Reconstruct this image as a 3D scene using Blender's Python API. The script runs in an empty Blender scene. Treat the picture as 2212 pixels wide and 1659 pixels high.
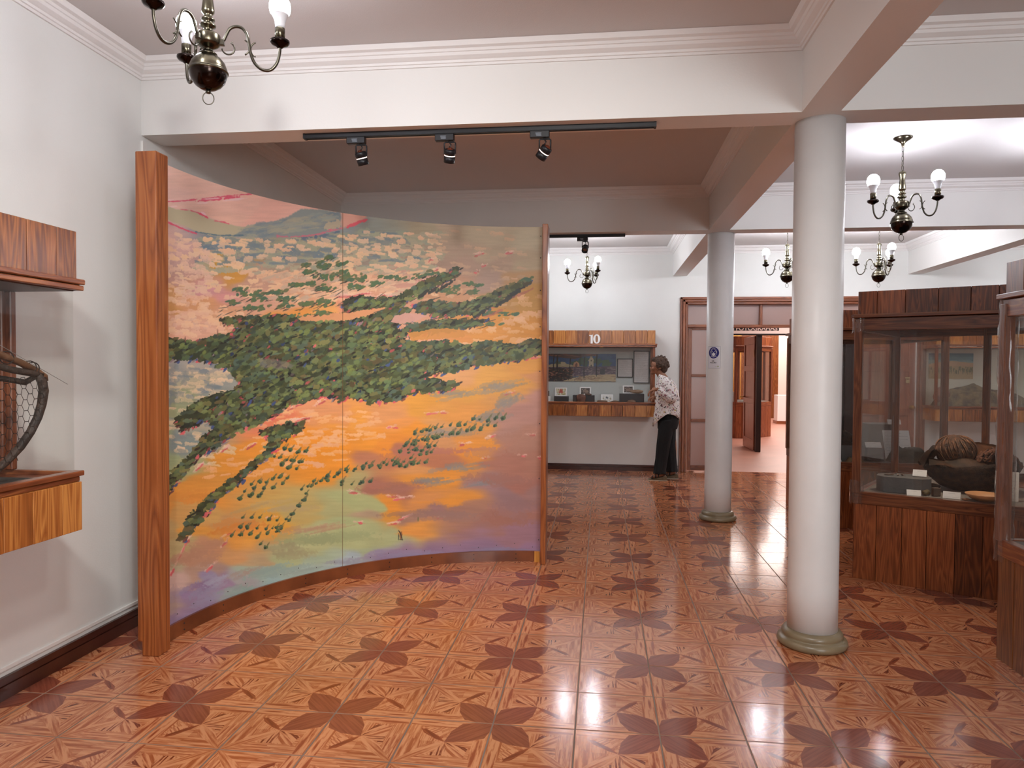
import bpy, bmesh, math, random
import numpy as np
from mathutils import Vector, Matrix, Euler
random.seed(11); PI=math.pi
sc=bpy.context.scene
# ---------------------------------------------------------------- camera, world, exposure
FPX,YAW,PITCH,ROLL,CAMZ=1556.03,-0.122872,-0.023518,0.0063982,1.45
def cam_axes():
    cy,sy=math.cos(YAW),math.sin(YAW); cp,sp=math.cos(PITCH),math.sin(PITCH); cr,sr=math.cos(ROLL),math.sin(ROLL)
    f=Vector((sy*cp,cy*cp,sp)); r=Vector((cy,-sy,0)); u=r.cross(f)
    return r*cr+u*sr, u*cr-r*sr, f
CR,CU,CF=cam_axes()
cd=bpy.data.cameras.new('camera'); cam=bpy.data.objects.new('camera',cd); sc.collection.objects.link(cam)
cd.sensor_width=36; cd.sensor_fit='HORIZONTAL'; cd.lens=36*FPX/2212; cd.clip_start=.05; cd.clip_end=80
mw=Matrix.Identity(4)
for i in range(3): mw[i][0]=CR[i]; mw[i][1]=CU[i]; mw[i][2]=-CF[i]
mw[2][3]=CAMZ; cam.matrix_world=mw; sc.camera=cam
w=bpy.data.worlds.new('world'); sc.world=w; w.use_nodes=True
w.node_tree.nodes['Background'].inputs[0].default_value=(.75,.8,.9,1); w.node_tree.nodes['Background'].inputs[1].default_value=1.0
sc.view_settings.view_transform='Standard'; sc.view_settings.look='None'; sc.view_settings.gamma=1
sc.view_settings.exposure=0.15; sc.view_settings.use_curve_mapping=False
sc.cycles.adaptive_threshold=.02; sc.cycles.max_bounces=9; sc.cycles.diffuse_bounces=4; sc.cycles.glossy_bounces=4; sc.cycles.transmission_bounces=6; sc.cycles.transparent_max_bounces=16
sc.cycles.sample_clamp_indirect=6; sc.cycles.caustics_reflective=False; sc.cycles.caustics_refractive=False
# chandeliers: x, y, height of the ball, turn of the arms, size
CH=[(-1.52,2.65,2.584,18,.9,1),(2.155,5.563,2.513,78,.95,.84),(3.265,5.56,2.513,78,.95,.84),(2.14,8.75,2.527,42,.95,.84),(3.153,8.75,2.523,42,.95,.84),(-.181,8.9,2.48,63,.84,.97),
    (-1.55,8.75,2.5,10,.95,.84),(2.3,1.2,2.55,70,.95,.84),(-.55,-.9,2.6,40,.95,.84),(5.6,5.5,2.55,20,.95,.84),(5.6,8.7,2.52,60,.95,.84)]
FILLW=150.0
BULB=112.0
# fill light through an added, unseen window behind the camera
for wx,ww,we in ((2.7,1.9,150),):
    l=bpy.data.lights.new('window_daylight','AREA'); l.shape='RECTANGLE'; l.size=ww; l.size_y=1.5; l.energy=we; l.color=(.93,.97,1)
    o=bpy.data.objects.new('window_daylight',l); sc.collection.objects.link(o); o.location=(wx,-2.86,1.65); o.rotation_euler=(math.pi/2,0,0)
def lamp(name,kind,loc,energy,col,size=.1,rot=None,**k):
    l=bpy.data.lights.new(name,kind); l.energy=energy; l.color=col
    if kind=='AREA': l.shape='RECTANGLE'; l.size=size; l.size_y=k.get('sy',size)
    else: l.shadow_soft_size=size
    if kind=='SPOT': l.spot_size=k['ang']; l.spot_blend=k.get('blend',.5)
    o=bpy.data.objects.new(name,l); sc.collection.objects.link(o); o.location=loc
    if rot is not None: o.rotation_euler=rot
    return o
# ---------------------------------------------------------------- colour and material helpers
def lin(h,a=1.0):
    if isinstance(h,str):
        v=[int(h[i:i+2],16)/255 for i in (0,2,4)]
    else: v=h
    return tuple(x/12.92 if x<=.04045 else ((x+.055)/1.055)**2.4 for x in v)+(a,)
MATS={}
def nmat(name):
    m=bpy.data.materials.new(name); m.use_nodes=True; return m,m.node_tree,m.node_tree.nodes,m.node_tree.links,m.node_tree.nodes['Principled BSDF']
def flat(name,col,rough=.5,metal=0,var=0.0,vs=8,bump=0,bs=60,spec=.5,tint=None,coat=0):
    if name in MATS: return MATS[name]
    m,t,N,L,b=nmat(name); b.inputs['Base Color'].default_value=lin(col); b.inputs['Roughness'].default_value=rough; b.inputs['Metallic'].default_value=metal
    b.inputs['Specular IOR Level'].default_value=spec; b.inputs['Coat Weight'].default_value=coat
    if var or bump:
        tc=N.new('ShaderNodeTexCoord')
    if var:
        n=N.new('ShaderNodeTexNoise'); n.inputs['Scale'].default_value=vs; n.inputs['Detail'].default_value=5; L.new(tc.outputs['Object'],n.inputs['Vector'])
        r=N.new('ShaderNodeValToRGB'); c=lin(col); d=lin(tint) if tint else tuple(x*(1-var) for x in c[:3])+(1,)
        r.color_ramp.elements[0].position=.35; r.color_ramp.elements[1].position=.65
        r.color_ramp.elements[0].color=d; r.color_ramp.elements[1].color=c; L.new(n.outputs['Fac'],r.inputs[0]); L.new(r.outputs[0],b.inputs['Base Color'])
    if bump:
        n=N.new('ShaderNodeTexNoise'); n.inputs['Scale'].default_value=bs; n.inputs['Detail'].default_value=4; L.new(tc.outputs['Object'],n.inputs['Vector'])
        u=N.new('ShaderNodeBump'); u.inputs['Strength'].default_value=bump; u.inputs['Distance'].default_value=.01; L.new(n.outputs['Fac'],u.inputs['Height']); L.new(u.outputs[0],b.inputs['Normal'])
    MATS[name]=m; return m
def wood(name,dark,mid,light,axis='Z',rough=.3,scale=1.0,per=.5,coat=.3,knots=False):
    """Grain runs along axis; every object that shares it gets its own cut and its own tone."""
    if name in MATS: return MATS[name]
    m,t,N,L,b=nmat(name)
    tc=N.new('ShaderNodeTexCoord'); oi=N.new('ShaderNodeObjectInfo'); mul=N.new('ShaderNodeMath'); mul.operation='MULTIPLY'; mul.inputs[1].default_value=37
    L.new(oi.outputs['Random'],mul.inputs[0]); cmb=N.new('ShaderNodeCombineXYZ')
    for i in range(3): L.new(mul.outputs[0],cmb.inputs[i])
    add=N.new('ShaderNodeVectorMath'); add.operation='ADD'; L.new(tc.outputs['Object'],add.inputs[0]); L.new(cmb.outputs[0],add.inputs[1])
    mp=N.new('ShaderNodeMapping'); s=[14*scale]*3; s['XYZ'.index(axis)]=1.1*scale; mp.inputs['Scale'].default_value=s; L.new(add.outputs[0],mp.inputs[0])
    n1=N.new('ShaderNodeTexNoise'); n1.inputs['Scale'].default_value=1.0; n1.inputs['Detail'].default_value=2; n1.inputs['Distortion'].default_value=.6; L.new(mp.outputs[0],n1.inputs['Vector'])
    m1=N.new('ShaderNodeMath'); m1.operation='MULTIPLY'; m1.inputs[1].default_value=11; L.new(n1.outputs['Fac'],m1.inputs[0])
    fr=N.new('ShaderNodeMath'); fr.operation='PINGPONG'; fr.inputs[1].default_value=.5; L.new(m1.outputs[0],fr.inputs[0])
    mp2=N.new('ShaderNodeMapping'); s2=[90*scale]*3; s2['XYZ'.index(axis)]=2.5*scale; mp2.inputs['Scale'].default_value=s2; L.new(add.outputs[0],mp2.inputs[0])
    n2=N.new('ShaderNodeTexNoise'); n2.inputs['Detail'].default_value=4; n2.inputs['Scale'].default_value=1; L.new(mp2.outputs[0],n2.inputs['Vector'])
    a1=N.new('ShaderNodeMath'); a1.operation='MULTIPLY'; a1.inputs[1].default_value=.9; L.new(fr.outputs[0],a1.inputs[0])
    a2=N.new('ShaderNodeMath'); a2.operation='MULTIPLY_ADD'; a2.inputs[1].default_value=.75; L.new(n2.outputs['Fac'],a2.inputs[0]); L.new(a1.outputs[0],a2.inputs[2])
    a3=N.new('ShaderNodeMath'); a3.operation='MULTIPLY_ADD'; a3.inputs[1].default_value=per; L.new(oi.outputs['Random'],a3.inputs[0]); L.new(a2.outputs[0],a3.inputs[2])
    a4=N.new('ShaderNodeMath'); a4.operation='SUBTRACT'; a4.inputs[1].default_value=.12+per*.5; L.new(a3.outputs[0],a4.inputs[0])
    r=N.new('ShaderNodeValToRGB'); e=r.color_ramp.elements; e[0].position=.08; e[0].color=lin(dark); e[1].position=.95; e[1].color=lin(light); x=e.new(.5); x.color=lin(mid)
    L.new(a4.outputs[0],r.inputs[0]); L.new(r.outputs[0],b.inputs['Base Color'])
    b.inputs['Roughness'].default_value=rough; b.inputs['Coat Weight'].default_value=coat; b.inputs['Coat Roughness'].default_value=.25; b.inputs['Specular IOR Level'].default_value=.35
    u=N.new('ShaderNodeBump'); u.inputs['Strength'].default_value=.18; u.inputs['Distance'].default_value=.002; L.new(a2.outputs[0],u.inputs['Height']); L.new(u.outputs[0],b.inputs['Normal'])
    MATS[name]=m; return m
def glass(name,tint=(.93,.95,.95),refl=1.0,haze=0.0):
    if name in MATS: return MATS[name]
    m,t,N,L,b=nmat(name); N.remove(b); out=N['Material Output']
    tr=N.new('ShaderNodeBsdfTransparent'); tr.inputs[0].default_value=tint+(1,)
    gl=N.new('ShaderNodeBsdfGlossy'); gl.inputs['Roughness'].default_value=.02; lw=N.new('ShaderNodeLayerWeight'); lw.inputs['Blend'].default_value=.5
    pw=N.new('ShaderNodeMath'); pw.operation='POWER'; pw.inputs[1].default_value=5; L.new(lw.outputs['Facing'],pw.inputs[0])
    mu=N.new('ShaderNodeMath'); mu.operation='MULTIPLY_ADD'; mu.inputs[1].default_value=.6*refl; mu.inputs[2].default_value=.03*refl; L.new(pw.outputs[0],mu.inputs[0])
    mx=N.new('ShaderNodeMixShader'); L.new(mu.outputs[0],mx.inputs[0]); L.new(tr.outputs[0],mx.inputs[1]); L.new(gl.outputs[0],mx.inputs[2])
    last=mx
    if haze:
        df=N.new('ShaderNodeBsdfDiffuse'); df.inputs[0].default_value=(.6,.58,.56,1); m2=N.new('ShaderNodeMixShader'); m2.inputs[0].default_value=haze
        L.new(mx.outputs[0],m2.inputs[1]); L.new(df.outputs[0],m2.inputs[2]); last=m2
    L.new(last.outputs[0],out.inputs[0]); MATS[name]=m; return m
def emit(name,col,st):
    if name in MATS: return MATS[name]
    m,t,N,L,b=nmat(name); b.inputs['Base Color'].default_value=(.8,.8,.8,1); b.inputs['Emission Color'].default_value=lin(col); b.inputs['Emission Strength'].default_value=st
    MATS[name]=m; return m
def image_mat(name,arr,rough=.5,coat=0,bump=0,extend='EXTEND'):
    """arr: HxWx3 sRGB floats, row 0 at the top, painted by this script."""
    H,W=arr.shape[:2]; im=bpy.data.images.new(name,W,H,alpha=False)
    px=np.ones((H,W,4),np.float32); px[...,:3]=np.clip(arr[::-1],0,1); im.pixels.foreach_set(px.ravel()); im.update(); im.pack()
    m,t,N,L,b=nmat(name); ti=N.new('ShaderNodeTexImage'); ti.image=im; ti.extension=extend; uv=N.new('ShaderNodeUVMap'); uv.uv_map='UVMap'
    L.new(uv.outputs[0],ti.inputs[0]); L.new(ti.outputs[0],b.inputs['Base Color']); b.inputs['Roughness'].default_value=rough; b.inputs['Coat Weight'].default_value=coat; b.inputs['Coat Roughness'].default_value=.08
    if bump:
        u=N.new('ShaderNodeBump'); u.inputs['Strength'].default_value=bump; u.inputs['Distance'].default_value=.001; L.new(ti.outputs[0],u.inputs['Height']); L.new(u.outputs[0],b.inputs['Normal'])
    MATS[name]=m; return m
# ---------------------------------------------------------------- mesh helpers
COL=sc.collection
class MB:
    def __init__(s): s.b=bmesh.new(); s.uv=None
    def box(s,x0,x1,y0,y1,z0,z1,rot=None,bev=0,mi=0):
        g=bmesh.ops.create_cube(s.b,size=1); vs=g['verts']
        bmesh.ops.scale(s.b,vec=(abs(x1-x0),abs(y1-y0),abs(z1-z0)),verts=vs)
        if bev>0:
            es=set(e for v in vs for e in v.link_edges); r=bmesh.ops.bevel(s.b,geom=list(es),offset=bev,segments=1,affect='EDGES',profile=.5)
            vs=list(set(v for f in r['faces'] for v in f.verts)|set(v for v in vs if v.is_valid))
        if rot is not None: bmesh.ops.rotate(s.b,cent=(0,0,0),matrix=rot.to_3x3(),verts=vs)
        bmesh.ops.translate(s.b,vec=((x0+x1)/2,(y0+y1)/2,(z0+z1)/2),verts=vs)
        if mi:
            for f in set(f for v in vs for f in v.link_faces): f.material_index=mi
        return s
    def lathe(s,prof,n=24,c=(0,0,0),M=None,mi=0,cap=True):
        rings=[]
        for r,z in prof:
            if r<1e-5: rings.append([s.b.verts.new((0,0,z))])
            else: rings.append([s.b.verts.new((r*math.cos(2*PI*k/n),r*math.sin(2*PI*k/n),z)) for k in range(n)])
        fs=[]
        for a,b_ in zip(rings[:-1],rings[1:]):
            for k in range(n):
                k2=(k+1)%n
                if len(a)==1 and len(b_)==1: continue
                if len(a)==1: fs.append(s.b.faces.new((a[0],b_[k2],b_[k])))
                elif len(b_)==1: fs.append(s.b.faces.new((a[k],a[k2],b_[0])))
                else: fs.append(s.b.faces.new((a[k],a[k2],b_[k2],b_[k])))
        if cap:
            for rg,fl in ((rings[0],True),(rings[-1],False)):
                if len(rg)>1: fs.append(s.b.faces.new(rg[::-1] if fl else rg))
        vs=[v for r in rings for v in r]
        if M is not None: bmesh.ops.transform(s.b,matrix=M,verts=vs)
        bmesh.ops.translate(s.b,vec=c,verts=vs)
        for f in fs: f.smooth=True; f.material_index=mi
        return s
    def rings(s,R,close=True,cap=True,mi=0,smooth=True):
        V=[[s.b.verts.new(p) for p in r] for r in R]; n=len(V[0])
        for a,b_ in zip(V[:-1],V[1:]):
            for k in range(n if close else n-1):
                f=s.b.faces.new((a[k],a[(k+1)%n],b_[(k+1)%n],b_[k])); f.smooth=smooth; f.material_index=mi
        if cap and close:
            for r,fl in ((V[0],True),(V[-1],False)):
                try:
                    f=s.b.faces.new(r[::-1] if fl else r); f.material_index=mi
                except ValueError: pass
        return s
    def tube(s,P,r,n=8,mi=0,cap=True):
        P=[Vector(p) for p in P]; rr=r if isinstance(r,(list,tuple)) else [r]*len(P)
        T=[(P[min(i+1,len(P)-1)]-P[max(i-1,0)]).normalized() for i in range(len(P))]
        up=Vector((0,0,1)) if abs(T[0].z)<.9 else Vector((1,0,0)); a=T[0].cross(up).normalized(); R=[]
        for p,t,q in zip(P,T,rr):
            a=(a-t*a.dot(t)).normalized(); b_=t.cross(a)
            R.append([p+(a*math.cos(2*PI*k/n)+b_*math.sin(2*PI*k/n))*q for k in range(n)])
        return s.rings(R,cap=cap,mi=mi)
    def ball(s,c,r,sub=2,sc3=(1,1,1),M=None,mi=0):
        g=bmesh.ops.create_icosphere(s.b,subdivisions=sub,radius=r); vs=g['verts']; bmesh.ops.scale(s.b,vec=sc3,verts=vs)
        if M is not None: bmesh.ops.transform(s.b,matrix=M,verts=vs)
        bmesh.ops.translate(s.b,vec=c,verts=vs)
        for f in set(f for v in vs for f in v.link_faces): f.smooth=True; f.material_index=mi
        return s
    def prism(s,poly,z0,z1,mi=0,M=None):
        a=[s.b.verts.new((x,y,z0)) for x,y in poly]; c=[s.b.verts.new((x,y,z1)) for x,y in poly]; n=len(poly)
        fs=[s.b.faces.new(a[::-1]),s.b.faces.new(c)]+[s.b.faces.new((a[k],a[(k+1)%n],c[(k+1)%n],c[k])) for k in range(n)]
        for f in fs: f.material_index=mi
        if M is not None: bmesh.ops.transform(s.b,matrix=M,verts=a+c)
        return s
    def quad(s,P,uvs=((0,0),(1,0),(1,1),(0,1)),mi=0):
        if s.uv is None: s.uv=s.b.loops.layers.uv.new('UVMap')
        f=s.b.faces.new([s.b.verts.new(p) for p in P]); f.material_index=mi
        for l,t in zip(f.loops,uvs): l[s.uv].uv=t
        return s
    def build(s,name,mats,parent=None,loc=(0,0,0),rot=None,norm=True):
        me=bpy.data.meshes.new(name)
        if norm: bmesh.ops.recalc_face_normals(s.b,faces=s.b.faces)
        s.b.to_mesh(me); s.b.free()
        for m in (mats if isinstance(mats,(list,tuple)) else [mats]): me.materials.append(m)
        return link(name,me,parent,loc,rot)
def link(name,me,parent=None,loc=(0,0,0),rot=None):
    o=bpy.data.objects.new(name,me); COL.objects.link(o); o.location=loc
    if rot is not None: o.rotation_euler=rot
    if parent is not None: o.parent=parent
    return o
def tag(o,label,cat,group=None):
    o['label']=label; o['category']=cat
    if group: o['group']=group
    return o
def thing(name,label,cat,loc=(0,0,0),rz=0,group=None,rot=None):
    o=bpy.data.objects.new(name,None); COL.objects.link(o); o.location=loc; o.rotation_euler=rot or (0,0,rz); o.empty_display_size=.1
    return tag(o,label,cat,group)
def struct(o): o['kind']='structure'; return o
def stuff(o): o['kind']='stuff'; return o
def B(x0,x1,y0,y1,z0,z1,name,mat,parent=None,bev=0,loc=(0,0,0),rot=None): return MB().box(x0,x1,y0,y1,z0,z1,bev=bev).build(name,mat,parent,loc,rot)
def bev(o,w=.003,seg=2,ang=.6):
    m=o.modifiers.new('bevel','BEVEL'); m.width=w; m.segments=seg; m.limit_method='ANGLE'; m.angle_limit=ang; return o
def text_mesh(txt,size,depth=.002,bold=0):
    cu=bpy.data.curves.new('txt','FONT'); cu.body=txt; cu.size=size; cu.extrude=depth; cu.align_x='CENTER'; cu.align_y='CENTER'; cu.offset=bold
    o=bpy.data.objects.new('txt',cu); me=bpy.data.meshes.new_from_object(o); bpy.data.objects.remove(o); bpy.data.curves.remove(cu); return me
# ---------------------------------------------------------------- painted print (numpy brushwork)
def hexc(h):
    return np.array([int(h[i:i+2],16) for i in (0,2,4)],np.float32)/255.0
class Canvas:
    """A sheet on which flat colour is brushed; coordinates are sheet units, y down."""
    def __init__(s,x0,y0,w,h,sc,base='b0a090',seed=1):
        s.x0,s.y0,s.sc=x0,y0,sc; s.W=int(w*sc); s.H=int(h*sc)
        s.a=np.empty((s.H,s.W,3),np.float32); s.a[:]=hexc(base)
        s.r=np.random.RandomState(seed)
        s.n1=s.noise(7); s.n2=s.noise(3); s.n3=s.noise(22); s.n0=s.r.rand(s.H,s.W).astype(np.float32)-.5
    def noise(s,cell,cx=None):
        cy=cell*s.sc; cx=(cx or cell)*s.sc
        gh=int(s.H/cy)+3; gw=int(s.W/cx)+3
        g=s.r.rand(gh,gw).astype(np.float32)-.5
        yy=np.arange(s.H)/cy; xx=np.arange(s.W)/cx
        yi=yy.astype(int); xi=xx.astype(int); fy=(yy-yi)[:,None]; fx=(xx-xi)[None,:]
        fy=fy*fy*(3-2*fy); fx=fx*fx*(3-2*fx)
        return (g[yi][:,xi]*(1-fy)*(1-fx)+g[yi+1][:,xi]*fy*(1-fx)+g[yi][:,xi+1]*(1-fy)*fx+g[yi+1][:,xi+1]*fy*fx).astype(np.float32)
    def _box(s,xa,ya,xb,yb):
        i0=max(0,int((ya-s.y0)*s.sc)); i1=min(s.H,int((yb-s.y0)*s.sc)+2)
        j0=max(0,int((xa-s.x0)*s.sc)); j1=min(s.W,int((xb-s.x0)*s.sc)+2)
        if i1<=i0 or j1<=j0: return None
        Y=(np.arange(i0,i1)/s.sc+s.y0)[:,None]; X=(np.arange(j0,j1)/s.sc+s.x0)[None,:]
        return (slice(i0,i1),slice(j0,j1)),X,Y
    def put(s,sl,m,col):
        m=np.clip(m,0,1)[...,None]; s.a[sl]=s.a[sl]*(1-m)+col*m
    def dab(s,x,y,L,w,ang,col,al=1.0,rough=.25,dry=0.0,sq=2.0):
        if sq>5: ang+=s.r.normal()*.08; sq=s.r.uniform(2,6); rough+=.25
        R=L+w
        b=s._box(x-R,y-R,x+R,y+R)
        if b is None: return
        sl,X,Y=b; c,sn=math.cos(ang),math.sin(ang)
        u=((X-x)*c-(Y-y)*sn)/L; v=((X-x)*sn+(Y-y)*c)/w
        d=(np.abs(u)**sq+np.abs(v)**sq)**(1/sq)
        d=d+s.n1[sl]*rough*1.2+s.n2[sl]*rough*1.3
        m=np.clip((1-d)*min(L,w)*s.sc*.9+.5,0,1)*al
        if dry>0: m=m*np.clip(1.15-dry*(np.abs(s.n0[sl])*2.6*(v*.5+.6)),0,1)
        s.put(sl,m,col if not isinstance(col,str) else hexc(col))
    def poly(s,P,col,al=1.0,rough=3.0,soft=1.0):
        P=np.array(P,float); mg=rough+4
        b=s._box(P[:,0].min()-mg,P[:,1].min()-mg,P[:,0].max()+mg,P[:,1].max()+mg)
        if b is None: return None
        sl,X,Y=b
        X=X+s.n1[sl]*rough*2+s.n2[sl]*rough; Y=Y+s.n3[sl]*rough+s.n2[sl]*rough
        ins=inside(P,X,Y).astype(np.float32)
        if soft>1:
            k=int(soft*s.sc)
            for ax in (0,1):
                cs=np.cumsum(np.pad(ins,[(k,k) if a==ax else (0,0) for a in (0,1)],mode='edge'),axis=ax)
                ins=(np.take(cs,range(2*k,cs.shape[ax]),axis=ax)-np.take(cs,range(0,cs.shape[ax]-2*k),axis=ax))/(2*k)
        if col is not None: s.put(sl,ins*al,hexc(col) if isinstance(col,str) else col)
        return sl,ins
    def line(s,P,w,col,al=1.0,rough=.5):
        for (xa,ya),(xb,yb) in zip(P[:-1],P[1:]):
            L=math.hypot(xb-xa,yb-ya); 
            s.dab((xa+xb)/2,(ya+yb)/2,L/2+w*.3,w,-math.atan2(yb-ya,xb-xa),col,al,rough,sq=4)
def inside(P,X,Y):
    X,Y=np.broadcast_arrays(X,Y); r=np.zeros(X.shape,bool); n=len(P)
    for i in range(n):
        xa,ya=P[i]; xb,yb=P[(i+1)%n]
        if ya==yb: continue
        c=((ya>Y)!=(yb>Y))&(X<(xb-xa)*(Y-ya)/(yb-ya)+xa); r^=c
    return r
def inpoly(P,x,y): return bool(inside(np.array(P,float),np.array([[x]]),np.array([[y]]))[0,0])

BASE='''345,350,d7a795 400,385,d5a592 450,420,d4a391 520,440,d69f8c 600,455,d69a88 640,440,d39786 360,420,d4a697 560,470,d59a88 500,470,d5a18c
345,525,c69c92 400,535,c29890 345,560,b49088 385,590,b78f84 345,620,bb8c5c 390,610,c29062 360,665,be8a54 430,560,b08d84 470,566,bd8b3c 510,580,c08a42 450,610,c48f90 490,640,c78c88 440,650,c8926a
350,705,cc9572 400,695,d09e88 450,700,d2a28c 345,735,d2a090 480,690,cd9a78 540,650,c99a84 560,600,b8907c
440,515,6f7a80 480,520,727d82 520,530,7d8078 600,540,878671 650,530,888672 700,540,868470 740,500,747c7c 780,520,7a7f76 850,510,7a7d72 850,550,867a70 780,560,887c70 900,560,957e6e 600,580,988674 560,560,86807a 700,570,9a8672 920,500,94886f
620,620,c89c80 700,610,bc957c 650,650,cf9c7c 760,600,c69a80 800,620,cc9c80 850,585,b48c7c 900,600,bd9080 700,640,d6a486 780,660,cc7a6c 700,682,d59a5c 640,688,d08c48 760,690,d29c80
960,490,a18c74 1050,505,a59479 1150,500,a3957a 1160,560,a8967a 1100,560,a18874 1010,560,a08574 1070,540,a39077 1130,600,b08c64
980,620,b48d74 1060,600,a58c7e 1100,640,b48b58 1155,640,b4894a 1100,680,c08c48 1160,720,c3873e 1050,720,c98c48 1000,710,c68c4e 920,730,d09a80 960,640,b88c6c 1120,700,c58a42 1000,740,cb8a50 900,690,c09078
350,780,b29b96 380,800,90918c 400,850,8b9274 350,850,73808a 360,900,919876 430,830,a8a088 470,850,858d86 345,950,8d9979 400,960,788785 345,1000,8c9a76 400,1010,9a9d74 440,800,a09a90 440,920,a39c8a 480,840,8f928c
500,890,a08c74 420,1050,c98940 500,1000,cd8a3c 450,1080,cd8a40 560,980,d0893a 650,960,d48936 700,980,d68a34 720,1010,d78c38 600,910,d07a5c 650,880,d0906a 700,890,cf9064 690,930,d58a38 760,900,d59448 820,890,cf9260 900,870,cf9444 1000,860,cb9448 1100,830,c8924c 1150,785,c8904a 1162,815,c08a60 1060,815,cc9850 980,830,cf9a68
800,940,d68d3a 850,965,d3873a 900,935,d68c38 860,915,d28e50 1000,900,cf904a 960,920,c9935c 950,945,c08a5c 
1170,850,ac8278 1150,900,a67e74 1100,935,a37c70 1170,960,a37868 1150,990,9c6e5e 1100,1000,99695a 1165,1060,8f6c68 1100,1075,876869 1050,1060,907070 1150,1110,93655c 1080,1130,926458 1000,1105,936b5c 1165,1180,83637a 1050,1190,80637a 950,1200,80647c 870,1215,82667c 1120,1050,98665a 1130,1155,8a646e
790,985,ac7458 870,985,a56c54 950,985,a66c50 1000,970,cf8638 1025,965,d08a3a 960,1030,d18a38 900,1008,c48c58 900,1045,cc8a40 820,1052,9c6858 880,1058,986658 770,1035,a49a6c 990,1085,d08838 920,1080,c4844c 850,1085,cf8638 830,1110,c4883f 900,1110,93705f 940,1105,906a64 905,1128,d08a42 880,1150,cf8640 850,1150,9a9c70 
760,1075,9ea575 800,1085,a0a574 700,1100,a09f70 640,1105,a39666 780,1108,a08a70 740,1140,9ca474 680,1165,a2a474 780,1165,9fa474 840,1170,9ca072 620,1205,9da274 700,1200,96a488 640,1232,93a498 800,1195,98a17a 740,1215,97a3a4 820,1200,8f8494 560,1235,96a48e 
350,1090,c98842 400,1100,bd8f54 360,1140,ac8e5c 440,1105,be9458 480,1125,b08558 420,1150,c8883e 450,1185,ae7c5c 380,1180,a48f62 360,1230,a09272 400,1215,a87c62 500,1150,cd8940 560,1150,d08e40 600,1120,c8903e 520,1195,bc8858 560,1205,a68c68 410,1240,a2806c 460,1240,96796c 360,1260,b8988c 440,1255,857890 345,1310,9c8478 400,1290,877290 480,1265,8a7488 345,1350,907888 430,1310,857088 520,1262,93908e 580,1245,8ca29c 500,1290,8c9090 550,1280,8ca09c 640,1105,b89a58 470,1150,c58a48 345,1400,8c7688 380,1345,8a748c'''
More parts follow.
